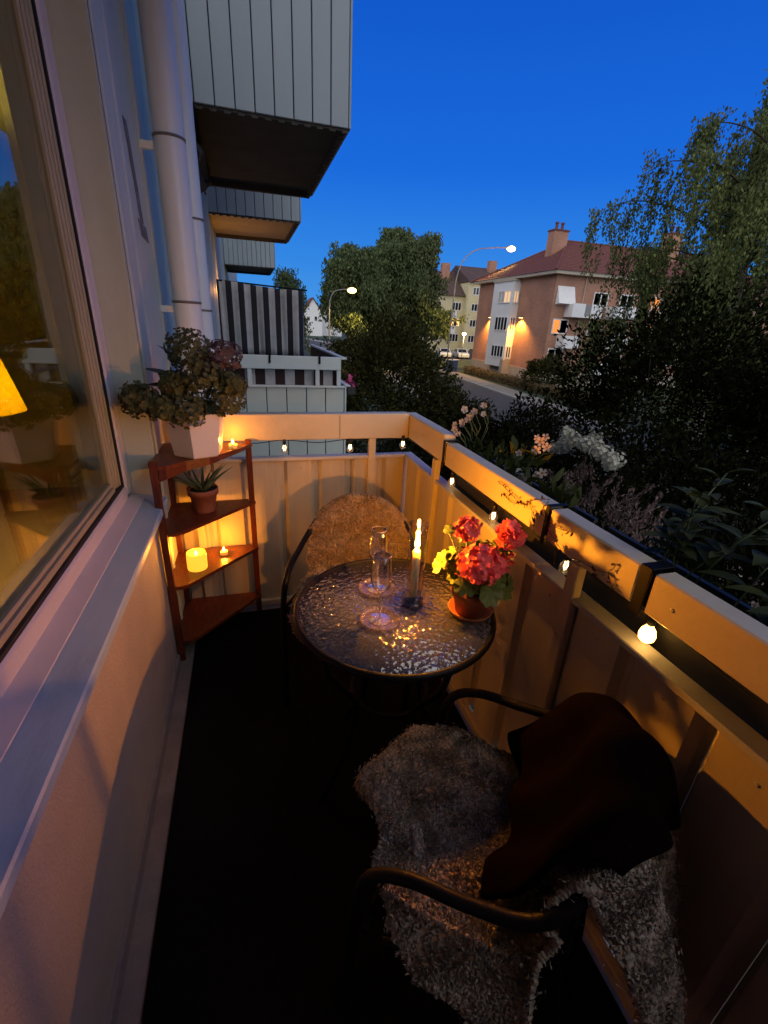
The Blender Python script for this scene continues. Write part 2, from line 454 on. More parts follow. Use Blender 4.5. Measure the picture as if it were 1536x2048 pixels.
# torn-off bracket marks left on the wall: an old strip of filler and a square patch
mk = MB()
zz = [2.235, 2.19, 2.15, 2.10, 2.05, 2.0, 1.95, 1.90]
lft = []; rgt = []
for i, z in enumerate(zz):
    yy = 2.40 + 0.012 * i
    lft.append((yy - 0.018 + random.uniform(-.008, .008), z)); rgt.append((yy + 0.02, z))
poly = lft + rgt[::-1]
poly = [(a + (0.012 if i >= len(lft) else -0.012), b) for i, (a, b) in enumerate(poly)]
mk.prism(poly, 'x', WX + 0.0085, WX + 0.011)
mk.prism([(2.40, 1.905), (2.44, 1.90), (2.56, 1.89), (2.57, 1.86), (2.585, 1.835), (2.43, 1.845), (2.42, 1.87)], 'x', WX + 0.0085, WX + 0.0115)
apt_part(mk, 'filler_patch', 'patch_grey')

# the window: frame, gasket, ribbed sash, pane, sill
wf = MB()
wf.bevbox(-0.555, -0.505, 1.955, 2.038, 0.84, 2.45, 0.006)
wf.bevbox(-0.555, -0.505, -1.5, 1.955, 0.80, 0.885, 0.006)
wf.bevbox(-0.555, -0.505, -1.5, 1.955, 2.38, 2.45, 0.006)
win = apt_part(wf, 'window', 'frame_white')
g = MB(); g.box(-0.555, -0.512, 1.943, 1.955, 0.885, 2.38); g.box(-0.555, -0.512, -1.5, 1.943, 0.885, 0.896); g.build('gasket', 'gasket', win)
for k in range(4):
    y1 = 1.943 - k * 0.021
    s_ = MB(); s_.bevbox(-0.56, -0.518 - 0.004 * k, y1 - 0.016, y1 - 0.001, 0.896, 2.38, 0.003); s_.build('sash_rib', 'sash_alu', win)
s_ = MB(); s_.bevbox(-0.56, -0.52, -1.5, 1.859, 0.896, 0.915, 0.003); s_.bevbox(-0.56, -0.528, -1.5, 1.859, 0.917, 0.93, 0.003); s_.build('sash_bottom', 'sash_alu', win)
p = MB(); p.box(-0.548, -0.540, -1.5, 1.862, 0.925, 2.38); p.build('pane', 'window_glass', win)
sl = MB()
sl.prism([(-0.56, 0.80), (-0.51, 0.825), (-0.40, 0.805), (-0.376, 0.801), (-0.372, 0.795), (-0.372, 0.772), (-0.376, 0.772), (-0.377, 0.790), (-0.40, 0.794), (-0.56, 0.78)], 'y', -1.5, 2.035)
apt_part(sl, 'window_sill', 'sill_metal')
# the white board lying along the inner edge of the sill
bd = MB(); bd.prism([(-0.505, 0.828), (-0.452, 0.818), (-0.452, 0.823), (-0.505, 0.834)], 'y', -1.5, 2.0)
apt_part(bd, 'sill_board', 'frame_white')

# room behind the glass
rm = MB()
rm.add([(-0.665, -1.49, 0), (-4.5, -1.49, 0), (-4.5, 4.59, 0), (-0.665, 4.59, 0), (-0.665, -1.49, 2.5), (-4.5, -1.49, 2.5), (-4.5, 4.59, 2.5), (-0.665, 4.59, 2.5), (-0.665, 2.06, 0), (-0.665, 2.06, 2.5)],
       [(1, 2, 6, 5), (2, 3, 7, 6), (0, 1, 5, 4), (4, 5, 6, 7), (8, 3, 7, 9)])
apt_part(rm, 'room_wall', 'room_wall')
apt_part(MB().box(-4.5, -0.66, -1.49, 4.59, -0.02, 0.004), 'room_floor', 'room_floor')

# drainpipes
def pipe(name, label, x, y, r, joints):
    t = thing(name, label, 'drainpipe', (x, y, GZ), group=None)
    q = MB(); q.lathe([(r, 0), (r, 14)], 28); q.build('pipe', 'pipe_paint', t, True)
    for z in joints:
        MB().lathe([(r + 0.001, z - GZ - 0.006), (r + 0.004, z - GZ - 0.005), (r + 0.004, z - GZ + 0.005), (r + 0.001, z - GZ + 0.006)], 28).build('pipe_joint', 'pipe_joint', t, True)
        MB().box(-0.14, -r + 0.01, -0.012, 0.012, z - GZ - 0.05, z - GZ - 0.02).build('wall_bracket', 'pipe_paint', t)
    return t
pipe('drainpipe', 'thick white drainpipe next to the window wall', -0.272, 2.70, 0.066, (2.27, 1.60))
pipe('drainpipe', 'thinner white drainpipe just behind the thick one', -0.248, 3.25, 0.058, (2.05, 1.57))
# ------------------------------------------------------------------ own balcony
struct(MB().box(WX, 0.86, -1.55, 2.33, -0.16, 0.0).build('balcony_floor', 'concrete'))
rug = MB().bevbox(-0.335, 0.79, -1.15, 2.24, 0.002, 0.012, 0.003).build('outdoor_rug', 'rug_black')
tag(rug, 'black outdoor rug covering the balcony floor', 'rug')

PX = 0.827; PY = 2.30
# added unseen wall across the near end, keeps the afterglow off the balcony
apt_part(MB().box(WX, 0.86, -1.30, -1.18, -0.16, 3.04), 'added_sun_block', 'low_wall')
rail = thing('balcony_railing', 'cream panelled railing round the candlelit balcony', 'railing', (PX, PY, 0))
def rp(mb, name, m, smooth=False):
    o = mb.build(name, m, None, smooth); o.parent = rail; o.matrix_parent_inverse = Matrix.Translation((-PX, -PY, 0)); return o
# right side sheets (each folded at both edges, groove between)
y = 2.296
k = 0
while y > -1.1:
    wd = 0.205
    y0 = y - wd
    e = 0.016
    poly = [(PX + 0.022, y), (PX, y - e), (PX, y0 + e * 2.2), (PX + 0.022, y0 + e * 1.2), (PX + 0.022, y0), (PX + 0.026, y0), (PX + 0.026, y)]
    rp(MB().prism(poly, 'z', 0.045, 0.872), 'panel', 'panel_paint')
    y = y0 - 0.0015; k += 1
x = WX + 0.02
while x < PX - 0.02:
    x1 = min(x + 0.178, PX + 0.02)
    e = 0.016
    poly = [(x, PY + 0.022), (x + e, PY), (x1 - e * 2.4, PY), (x1 - e * 1.3, PY + 0.022), (x1, PY + 0.022), (x1, PY + 0.026), (x, PY + 0.026)]
    rp(MB().prism(poly, 'z', 0.045, 0.872), 'panel', 'panel_paint')
    x = x1 + 0.0015
rp(MB().bevbox(PX - 0.028, PX - 0.001, -1.178, PY - 0.03, 0.0125, 0.055, 0.003), 'base_rail', 'rail_paint')
rp(MB().bevbox(WX + 0.02, PX - 0.03, PY - 0.026, PY - 0.001, 0.0125, 0.05, 0.003), 'base_rail', 'rail_paint')
rp(MB().bevbox(PX - 0.018, PX + 0.036, -1.178, PY + 0.034, 0.872, 0.890, 0.003), 'cap_strip', 'cap_metal')
rp(MB().bevbox(WX + 0.012, PX - 0.019, PY - 0.018, PY + 0.034, 0.872, 0.890, 0.003), 'cap_strip', 'cap_metal')
# top rail boxes
rp(MB().bevbox(WX + 0.012, 0.815, PY - 0.032, PY + 0.028, 0.985, 1.116, 0.004), 'top_rail', 'rail_paint')
rp(MB().bevbox(0.8165, 0.872, 1.80, PY + 0.028, 0.985, 1.112, 0.004), 'top_rail', 'rail_paint')
for y0, y1 in ((1.032, 1.772), (0.682, 1.012), (-0.35, 0.643), (-1.178, -0.37)):
    rp(MB().bevbox(0.8165, 0.872, y0, y1, 0.982, 1.082, 0.004), 'top_rail', 'rail_paint')
rp(MB().box(0.828, 0.862, -1.17, 1.80, 0.990, 1.074), 'rail_core', 'black_metal')
# posts
for y0 in (1.865, 0.865, -0.2):
    rp(MB().bevbox(PX - 0.0215, PX + 0.006, y0 - 0.021, y0 + 0.021, 0.03, 0.984, 0.003), 'post', 'rail_paint')
rp(MB().bevbox(0.60, 0.638, PY - 0.024, PY + 0.004, 0.03, 0.986, 0.003), 'post', 'rail_paint')
rp(MB().bevbox(-0.30, -0.262, PY - 0.024, PY + 0.004, 0.03, 0.986, 0.003), 'post', 'rail_paint')
# screws holding the panels and posts
scm = MB().lathe([(0, 0.0022), (0.0032, 0.0020), (0.0050, 0.0006), (0.0052, 0)], 10)
sme = bpy.data.meshes.new('screw'); sme.from_pydata(scm.v, [], scm.f); sme.materials.append(MATS['cap_metal'])
def screw(p, rot):
    o = bpy.data.objects.new('screw', sme); COL.objects.link(o); o.parent = rail; o.matrix_parent_inverse = Matrix.Translation((-PX, -PY, 0)); o.location = p; o.rotation_euler = rot
yy = 2.296
while yy > -0.6:
    for z in (0.12, 0.825): screw((PX, yy - 0.10, z), (0, R_(-90), 0))
    yy -= 0.2065
xx = WX + 0.02
while xx < PX - 0.06:
    for z in (0.12, 0.825): screw((xx + 0.085, PY, z), (R_(90), 0, 0))
    xx += 0.1795
for y0 in (1.865, 0.865, -0.2):
    for z in (0.84, 0.95): screw((PX - 0.0215, y0, z), (0, R_(-90), 0))
for y0, z in ((1.70, 1.03), (1.10, 1.03), (0.95, 1.03), (0.74, 1.03), (0.58, 1.03), (2.05, 1.05)): screw((0.8165, y0, z), (0, R_(-90), 0))
# a dark joint line in the far rail
rp(MB().box(0.4385, 0.4405, PY - 0.0335, PY - 0.0325, 0.99, 1.112), 'rail_seam', 'joint_dark')

# ------------------------------------------------------------------ balconies of the other flats
def balcony(label, y0, y1, zb, h, boards, soff='soffit', cat='balcony', xo=0.93, xi=WX, deep=0.03):
    t = thing('upper_balcony', label, cat, (xo, y0, zb))
    I = Matrix.Translation((-xo, -y0, -zb))
    def P(mb, name, m):
        o = mb.build(name, m, None); o.parent = t; o.matrix_parent_inverse = I; return o
    wd = (xo - xi) / boards
    for k in range(boards):
        a = xi + wd * k
        P(MB().bevbox(a + 0.004, a + wd - 0.004, y0, y0 + 0.02, zb - 0.035, zb + h, 0.004), 'board', 'upper_paint_shaded')
    P(MB().box(xi, xo, y0 + 0.022, y0 + 0.04, zb - 0.02, zb + h), 'backing', 'joint_dark')
    nb = int((y1 - y0) / wd)
    wy = (y1 - y0) / nb
    for k in range(nb):
        a = y0 + wy * k
        P(MB().bevbox(xo + 0.001, xo + 0.02, a + 0.004, a + wy - 0.004, zb - 0.035, zb + h, 0.004), 'side_board', 'upper_paint_shaded')
    P(MB().box(xo - 0.02, xo, y0 + 0.04, y1, zb - 0.02, zb + h), 'backing', 'joint_dark')
    P(MB().box(xi, xo, y1, y1 + 0.03, zb - 0.035, zb + h), 'end_wall', 'upper_paint_shaded')
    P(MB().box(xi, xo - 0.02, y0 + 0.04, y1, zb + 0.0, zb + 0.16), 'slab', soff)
    # dark drip trim round the underside
    tr = MB(); n = 26
    for k in range(n):
        a = xi + (xo - xi) * k / n
        tr.box(a, a + (xo - xi) / n * 0.97, y0 + 0.023, y0 + 0.05, zb - 0.05 - 0.012 * (k % 2), zb - 0.0005)
    n = 40
    for k in range(n):
        a = y0 + 0.05 + (y1 - y0 - 0.05) * k / n
        tr.box(xo - 0.06, xo - 0.021, a, a + (y1 - y0) / n * 0.95, zb - 0.05 - 0.012 * (k % 2), zb - 0.0005)
    tr.box(xi, xo - 0.06, y1 - 0.06, y1, zb - 0.06, zb - 0.0005)
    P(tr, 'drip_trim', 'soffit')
    return t
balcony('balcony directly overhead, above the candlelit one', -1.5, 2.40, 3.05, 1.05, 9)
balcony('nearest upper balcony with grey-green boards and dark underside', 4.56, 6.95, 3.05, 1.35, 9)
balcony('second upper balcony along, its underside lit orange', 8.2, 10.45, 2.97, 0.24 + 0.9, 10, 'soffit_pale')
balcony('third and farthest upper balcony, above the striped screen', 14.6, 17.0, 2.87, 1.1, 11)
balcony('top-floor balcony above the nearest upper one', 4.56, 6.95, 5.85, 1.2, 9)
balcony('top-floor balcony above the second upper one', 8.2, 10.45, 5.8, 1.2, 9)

# wall lamp of the flat under the second upper balcony
wl = thing('wall_lamp', 'orange glowing wall lamp under the second upper balcony', 'wall lamp', (-0.30, 9.4, 1.95))
MB().box(-0.10, -0.02, -0.04, 0.04, -0.06, 0.02).build('lamp_base', 'black_metal', wl)
emit('lamp_glow', (1.0, 0.55, 0.18), 12)
MB().ball((0.02, 0, 0), 0.05, 12, 8).build('lamp_globe', 'lamp_glow', wl, True)
link_light('wall_lamp_light', 'POINT', 13, (1.0, 0.40, 0.07), (0.10, 0, 0), wl, 0.05)

# dark rolled-up awning hanging at the wall under the upper balcony
aw = MB()
NU, NV = 24, 10
vs = []
for i in range(NU + 1):
    a = i / NU
    for j in range(NV + 1):
        b = j / NV
        y_ = 4.5 + 2.3 * a
        z_ = 3.02 - 0.55 * b * (1 - 0.75 * a) - 0.05 * math.sin(9 * a + 4 * b)
        x_ = WX + 0.03 + 0.10 * math.sin(math.pi * b) * (1 - .3 * a) + 0.03 * math.sin(14 * b + 6 * a)
        vs.append((x_, y_, z_))
fs = [(i * (NV + 1) + j, (i + 1) * (NV + 1) + j, (i + 1) * (NV + 1) + j + 1, i * (NV + 1) + j + 1) for i in range(NU) for j in range(NV)]
awn = aw.add(vs, fs).build('folded_awning', 'awning_cloth', None, True)
tag(awn, 'dark folded awning cloth hanging by the wall under the nearest upper balcony', 'awning')
sm = awn.modifiers.new('s', 'SOLIDIFY'); sm.thickness = 0.02

# next balcony at the same height: boards, rail, striped screens
nb_ = thing('neighbour_balcony', 'neighbouring balcony with black and grey striped privacy screen', 'balcony', (0.93, 4.56, -0.2))
NI = Matrix.Translation((-0.93, -4.56, 0.2))
def NP(mb, name, m, smooth=False, parent=None):
    o = mb.build(name, m, None, smooth); o.parent = parent or nb_
    if parent is None: o.matrix_parent_inverse = NI
    return o
for k in range(7):
    a = 0.925 - 0.19 * (k + 1)
    NP(MB().bevbox(a + 0.004, a + 0.186, 4.56, 4.58, -0.2, 0.935, 0.004), 'board', 'neighbour_paint')
NP(MB().box(-0.405, 0.925, 4.583, 4.60, -0.2, 0.93), 'backing', 'joint_dark')
NP(MB().bevbox(0.925, 0.945, 4.55, 4.60, -0.2, 0.95, 0.004), 'corner_trim', 'neighbour_rail')
for k in range(12):
    a = 4.602 + 0.195 * k
    NP(MB().bevbox(0.915, 0.94, a, a + 0.19, -0.2, 0.935, 0.004), 'side_board', 'neighbour_paint')
NP(MB().box(-0.405, 0.91, 4.61, 6.95, -0.2, -0.02), 'slab', 'concrete')
NP(MB().bevbox(-0.405, 0.925, 4.535, 4.605, 0.937, 0.953, 0.003), 'cap_strip', 'neighbour_rail')
NP(MB().bevbox(0.9255, 0.985, 4.535, 6.95, 0.951, 0.962, 0.003), 'cap_strip', 'neighbour_rail')
NP(MB().bevbox(-0.405, 0.885, 4.54, 4.585, 1.105, 1.225, 0.004), 'top_rail', 'neighbour_rail')
NP(MB().bevbox(0.887, 0.94, 4.54, 6.95, 1.205, 1.225, 0.004), 'top_rail', 'neighbour_rail')
for x0 in (0.635, 0.845, 0.0):
    NP(MB().bevbox(x0, x0 + 0.04, 4.545, 4.583, 0.954, 1.104, 0.003), 'post', 'neighbour_rail')
for k in range(9):
    a = 4.75 + 0.24 * k
    NP(MB().bevbox(0.905, 0.925, a, a + 0.02, 0.963, 1.204, 0.003), 'baluster', 'black_metal')
NP(MB().box(0.896, 0.899, 4.62, 6.9, 0.965, 1.20), 'side_cloth', 'awning_cloth')
for x0 in (0.20, 0.665):
    NP(MB().bevbox(x0, x0 + 0.018, 4.525, 4.539, 1.16, 1.255, 0.002), 'rail_clamp', 'black_metal')
# low striped cloth behind the rail
NP(MB().box(-0.405, 0.86, 4.612, 4.616, 0.93, 1.20), 'low_cloth', 'stripe_cloth_low')
# tall striped privacy screen, slightly wavy, curling at its free edge
def cloth(x0, x1, y, z0, z1, m, name, n=60, curl=0.0):
    vs = []
    for i in range(n + 1):
        a = i / n; X = x0 + (x1 - x0) * a
        for j in range(9):
            b = j / 8
            w_ = 0.012 * math.sin(a * 19 + b * 1.3) + 0.008 * math.sin(a * 47)
            c_ = curl * max(0, (a - 0.9) / 0.1) ** 2
            vs.append((X - c_ * 0.02 + 0.006 * math.sin(b * 3 + a * 20), y + w_ + c_ * 0.09, z0 + (z1 - z0) * b + 0.012 * math.sin(a * 4.0 + 2) * b - 0.03 * (a - 0.5) * b))
    fs = [(i * 9 + j, (i + 1) * 9 + j, (i + 1) * 9 + j + 1, i * 9 + j + 1) for i in range(n) for j in range(8)]
    return NP(MB().add(vs, fs), name, m, True)
scn = cloth(-0.20, 0.575, 4.72, 1.215, 1.815, 'stripe_cloth', 'screen_cloth', curl=1.0)
sm = scn.modifiers.new('s', 'SOLIDIFY'); sm.thickness = 0.004
NP(MB().tube([(-0.21, 4.735, 1.835), (0.59, 4.735, 1.80)], 0.007), 'screen_bar', 'black_metal', True)
NP(MB().tube([(-0.205, 4.735, 1.0), (-0.205, 4.735, 1.835)], 0.008), 'screen_pole', 'black_metal', True)
NP(MB().tube([(0.47, 4.735, 1.0), (0.47, 4.735, 1.81)], 0.006), 'screen_pole', 'black_metal', True)
# ------------------------------------------------------------------ object materials
def wood(name, c1, c2, rough=0.38, scale=3.0, stretch=(1, 1, 8)):
    m, nt, b = _new(name); n = nt.nodes; L = nt.links
    tc = n.new('ShaderNodeTexCoord'); mp = n.new('ShaderNodeMapping'); mp.inputs['Scale'].default_value = stretch
    L.new(tc.outputs['Object'], mp.inputs[0])
    nz = n.new('ShaderNodeTexNoise'); nz.inputs['Scale'].default_value = scale; nz.inputs['Detail'].default_value = 8; nz.inputs['Distortion'].default_value = 1.2
    L.new(mp.outputs[0], nz.inputs['Vector'])
    r = n.new('ShaderNodeValToRGB'); r.color_ramp.elements[0].color = (*c1, 1); r.color_ramp.elements[1].color = (*c2, 1)
    r.color_ramp.elements[0].position = 0.3; r.color_ramp.elements[1].position = 0.7
    L.new(nz.outputs['Fac'], r.inputs[0]); L.new(r.outputs[0], b.inputs['Base Color'])
    b.inputs['Roughness'].default_value = rough
    bp = n.new('ShaderNodeBump'); bp.inputs['Strength'].default_value = 0.12; bp.inputs['Distance'].default_value = 0.004
    L.new(nz.outputs['Fac'], bp.inputs['Height']); L.new(bp.outputs[0], b.inputs['Normal'])
    return m
wood('shelf_wood', (0.075, 0.014, 0.006), (0.17, 0.035, 0.012), scale=9, stretch=(12, 12, 1.2))
wood('shelf_board', (0.085, 0.016, 0.007), (0.20, 0.042, 0.014), scale=8, stretch=(10, 2, 10))
mat('terracotta', (0.36, 0.115, 0.055), rough=0.75, var=0.12, scale=14, bump=0.15, bscale=90, dirt=0.3, dirtcol=(0.45, 0.3, 0.22))
mat('soil', (0.02, 0.013, 0.009), rough=1, var=0.4, scale=40, bump=0.8, bscale=120)
mat('white_glaze', (0.72, 0.68, 0.66), rough=0.35, var=0.03, scale=5)
mat('aloe_leaf', (0.10, 0.13, 0.05), rough=0.45, var=0.25, scale=20)
mat('hyd_green', (0.085, 0.095, 0.028), col2=(0.14, 0.13, 0.055), rough=0.7, scale=12, island=0.35, trans=0.25, spec=0.2)
mat('hyd_pink', (0.11, 0.06, 0.055), col2=(0.15, 0.085, 0.08), rough=0.7, scale=12, island=0.3, trans=0.25)
mat('dark_leaf', (0.028, 0.045, 0.018), rough=0.4, var=0.3, scale=15, trans=0.1)
mat('ger_leaf', (0.10, 0.16, 0.035), col2=(0.19, 0.22, 0.05), rough=0.5, scale=14, trans=0.3)
mat('ger_petal', (0.84, 0.075, 0.085), col2=(0.90, 0.20, 0.19), rough=0.55, scale=30, trans=0.35, island=0.2)
mat('stem_green', (0.09, 0.12, 0.04), rough=0.6, var=0.2, scale=20)
mat('fleece', (0.25, 0.215, 0.19), col2=(0.42, 0.36, 0.32), rough=0.95, scale=25, island=0.22, spec=0.1)
mat('hide', (0.30, 0.20, 0.14), rough=0.8, var=0.2, scale=15, bump=0.2, bscale=80)
mat('blanket', (0.0045, 0.0018, 0.0015), rough=1.0, var=0.35, scale=20, bump=0.6, bscale=350, spec=0.02)
mat('sling', (0.012, 0.012, 0.013), rough=0.7, var=0.2, scale=40, bump=0.3, bscale=200)
mat('wax', (0.98, 0.90, 0.70), rough=0.45, var=0.03, scale=10)
_b = MATS['wax'].node_tree.nodes['Principled BSDF']
_b.inputs['Subsurface Weight'].default_value = 1.0; _b.inputs['Subsurface Radius'].default_value = (1.0, 0.55, 0.2); _b.inputs['Subsurface Scale'].default_value = 0.10
mat('tea_wax', (0.85, 0.74, 0.52), rough=0.45, var=0.03, scale=10, trans=0.75)
mat('wick', (0.01, 0.008, 0.006), rough=0.9, var=0.2)
mat('alu_cup', (0.75, 0.72, 0.68), rough=0.3, metal=0.9, var=0.05)
flame_mat('flame', (1.0, 0.50, 0.10), 45)
flame_mat('flame_small', (1.0, 0.50, 0.10), 25)
emit('led_wax', (1.0, 0.50, 0.035), 1.25)
thin_glass('clear_glass', tint=(0.985, 0.98, 0.97), ior=1.5, boost=2.4, power=3.2)
thin_glass('stem_glass', tint=(0.9, 0.88, 0.86), ior=1.5, boost=3.0, power=2.4, diffuse=0.16, dcol=(0.8, 0.75, 0.72))
thin_glass('chimney_glass', tint=(0.98, 0.97, 0.95), ior=1.5, boost=1.5, power=3.2)
thin_glass('chunky_glass', tint=(0.62, 0.60, 0.60), ior=1.5, boost=2.2, rough=0.03, diffuse=0.06)
thin_glass('coaster_glass', tint=(0.80, 0.76, 0.76), ior=1.5, boost=2.4, rough=0.05, diffuse=0.07, dcol=(0.75, 0.62, 0.58))
thin_glass('table_glass', tint=(0.50, 0.50, 0.53), ior=1.55, boost=3.2, rough=0.10, bump=(66.0, 0.52, 0.010), diffuse=0.13, dcol=(0.45, 0.48, 0.62))
CANDLE = (1.0, 0.325, 0.016)

# ------------------------------------------------------------------ corner shelf
shelf = thing('corner_shelf', 'dark red wooden corner shelf standing between wall and far railing', 'shelf', (-0.385, 2.255, 0.0))
def sp_(mb, name, m, parent=None):
    o = mb.build(name, m, None); o.parent = shelf; o.matrix_parent_inverse = Matrix.Translation((0.385, -2.255, 0)); return o
ZT = 0.012
for (x, y, top) in ((-0.385, 1.908, 1.0), (-0.018, 2.242, 1.0), (-0.385, 2.245, 0.97)):
    sp_(MB().bevbox(x - 0.014, x + 0.014, y - 0.014, y + 0.014, ZT, top, 0.003), 'leg', 'shelf_wood')
for z in (0.985, 0.685, 0.422, 0.125):
    poly = [(-0.3985, 2.258), (-0.3985, 1.925), (-0.369, 1.925), (-0.369, 1.897), (-0.345, 1.893), (-0.305, 1.915), (-0.036, 2.19), (-0.0, 2.226), (-0.034, 2.228), (-0.034, 2.258)]
    if z > 0.9:
        poly = [(-0.398, 2.258), (-0.398, 1.924), (-0.369, 1.924), (-0.369, 1.89), (-0.335, 1.89), (-0.27, 1.95), (-0.18, 1.99), (-0.05, 2.14), (-0.0, 2.226), (-0.034, 2.228), (-0.034, 2.258)]
    sp_(MB().prism(poly, 'z', z - 0.016, z), 'shelf_plate', 'shelf_board')
# apron under the top plate, curved as in old plant stands
ap = MB()
pts = [(-0.366, 1.892), (-0.335, 1.888), (-0.27, 1.948), (-0.18, 1.988), (-0.05, 2.138), (-0.006, 2.222)]
for i in range(len(pts) - 1):
    (xa, ya), (xb, yb) = pts[i], pts[i + 1]
    da = 0.052 if i == 0 else 0.05 - 0.012 * i; db = 0.05 - 0.012 * (i + 1)
    ap.add([(xa, ya, 0.969), (xb, yb, 0.969), (xb, yb, 0.969 - db), (xa, ya, 0.969 - da), (xa + .008, ya + .01, 0.969), (xb + .008, yb + .01, 0.969), (xb + .008, yb + .01, 0.969 - db), (xa + .008, ya + .01, 0.969 - da)],
           [(0, 1, 2, 3), (7, 6, 5, 4), (3, 2, 6, 7), (0, 4, 5, 1), (0, 3, 7, 4), (1, 5, 6, 2)])
sp_(ap, 'apron', 'shelf_wood')

# ------------------------------------------------------------------ leaf/petal shapes
def leaf_mesh(name, L, W, m, lobes=0, curl=0.25, n=7):
    """a pointed or lobed leaf blade along +Y from the origin, cupped, with a midrib fold"""
    mb = MB(); vs = []; fs = []
    for i in range(n + 1):
        a = i / n
        wv = W * math.sin(math.pi * min(1, a * 0.96 + 0.04)) ** 0.75 * (1 - 0.35 * a)
        if lobes: wv *= 1 + 0.14 * math.cos(lobes * math.pi * a)
        z = -curl * L * a * a
        vs += [(-wv, a * L, z + wv * 0.35), (0, a * L, z), (wv, a * L, z + wv * 0.35)]
    for i in range(n):
        a = i * 3; b = a + 3
        fs += [(a, a + 1, b + 1, b), (a + 1, a + 2, b + 2, b + 1)]
    me = bpy.data.meshes.new(name); me.from_pydata(vs, [], fs); me.update()
    me.materials.append(MATS[m]); me.polygons.foreach_set('use_smooth', [True] * len(me.polygons))
    return me
def round_leaf(name, r, m, lobes=7, cup=0.3):
    """geranium-like round leaf with a scalloped ruffled edge, stalk at the notch"""
    vs = [(0, 0, 0)]; fs = []; n = 28
    for k in range(n + 1):
        a = math.radians(-160 + 320 * k / n)
        s = 1 + 0.10 * math.cos(lobes * a) + 0.03 * math.cos(3 * lobes * a)
        for q, (t, zz) in enumerate(((0.55, 0.10), (1.0, 0.16))):
            vs.append((r * s * t * math.sin(a), r * 0.35 + r * s * t * math.cos(a), r * cup * (t * t) * (1 + 0.5 * math.sin(lobes * a + 1)) * 0.6))
    vs[0] = (0, r * 0.1, 0)
    for k in range(n):
        a = 1 + k * 2; b = a + 2
        fs += [(0, a, b), (a, a + 1, b + 1, b)]
    me = bpy.data.meshes.new(name); me.from_pydata(vs, [], fs); me.update()
    me.materials.append(MATS[m]); me.polygons.foreach_set('use_smooth', [True] * len(me.polygons))
    return me
def floret(name, r, m, petals=5, cup=0.35, pw=0.42):
    vs = []; fs = []
    for p in range(petals):
        a = 2 * math.pi * p / petals; ca, sa = math.cos(a), math.sin(a)
        k = len(vs)
        for (x, y, z) in ((0, 0, 0), (-pw, 0.45, 0.10), (pw, 0.45, 0.10), (-pw * 1.15, 0.8, cup * .7), (pw * 1.15, 0.8, cup * .7), (0, 1.0, cup)):
            vs.append((r * (x * ca - y * sa), r * (x * sa + y * ca), r * z))
        fs += [(k, k + 2, k + 1), (k + 1, k + 2, k + 4, k + 3), (k + 3, k + 4, k + 5)]
    me = bpy.data.meshes.new(name); me.from_pydata(vs, [], fs); me.update()
    me.materials.append(MATS[m]); me.polygons.foreach_set('use_smooth', [True] * len(me.polygons))
    return me
def aim(d, roll=0.0):
    """euler that points local +Z along d"""
    q = Vector(d).to_track_quat('Z', 'Y'); return (q @ Matrix.Rotation(roll, 3, 'Z').to_quaternion()).to_euler()
def aim_y(d, roll=0.0):
    q = Vector(d).to_track_quat('Y', 'Z'); return (q @ Matrix.Rotation(roll, 3, 'Y').to_quaternion()).to_euler()
def new_obj(name, me, parent, loc=(0, 0, 0), rot=(0, 0, 0), s=1.0):
    o = bpy.data.objects.new(name, me); COL.objects.link(o); o.parent = parent; o.location = loc; o.rotation_euler = rot; o.scale = (s, s, s); return o
def merge_florets(name, base, places, m, parent):
    """many florets joined in one mesh: places = (pos, dir, scale)"""
    bv = np.empty(len(base.vertices) * 3); base.vertices.foreach_get('co', bv); bv = bv.reshape(-1, 3)
    bf = [tuple(p.vertices) for p in base.polygons]
    mb = MB()
    for p, d, s in places:
        q = Vector(d).to_track_quat('Z', 'Y') @ Matrix.Rotation(random.uniform(0, 6.28), 3, 'Z').to_quaternion()
        M = np.array(q.to_matrix()) * s
        mb.add((bv @ M.T + np.array(p)).tolist(), bf)
    me = bpy.data.meshes.new(name); me.from_pydata(mb.v, [], mb.f); me.update()
    return link(name, me, m, parent, True)
def sphere_dirs(n, lo=-0.6, seed=1):
    out = []
    for i in range(n):
        z = 1 - (1 - lo) * (i + 0.5) / n; a = i * 2.399963 + seed
        s = math.sqrt(max(0, 1 - z * z)); out.append(Vector((s * math.cos(a), s * math.sin(a), z)))
    return out

# ------------------------------------------------------------------ hydrangea in white planter
hp = thing('potted_hydrangea', 'fading green hydrangea in faceted white planter on the corner shelf', 'potted plant', (-0.225, 2.065, 0.986))
def hexp(prof, n, rot): 
    mb = MB(); mb.lathe(prof, n); c, s = math.cos(rot), math.sin(rot)
    mb.v = [(x * c - y * s, x * s + y * c, z) for x, y, z in mb.v]; return mb
hexp([(0, 0.0), (0.098, 0.0), (0.103, 0.006), (0.128, 0.185), (0.120, 0.186), (0.112, 0.15)], 6, 0.42).build('planter', 'white_glaze', hp)
hexp([(0, 0.150), (0.113, 0.150)], 6, 0.42).build('soil', 'soil', hp)
fl = floret('floret_mesh', 0.0145, 'hyd_green', 4, 0.3)
heads = [((-0.02, -0.115, 0.205), 0.078, 'hyd_green'), ((0.035, -0.09, 0.335), 0.085, 'hyd_green'), ((0.005, -0.02, 0.43), 0.082, 'hyd_green'),
         ((0.125, -0.04, 0.24), 0.08, 'hyd_green'), ((0.13, -0.0, 0.405), 0.075, 'hyd_pink'), ((-0.175, -0.13, 0.245), 0.07, 'hyd_green'),
         ((-0.045, -0.10, 0.30), 0.06, 'hyd_green'), ((0.07, 0.09, 0.33), 0.075, 'hyd_green'), ((0.16, -0.06, 0.30), 0.055, 'hyd_green'), ((-0.10, -0.16, 0.22), 0.05, 'hyd_green')]
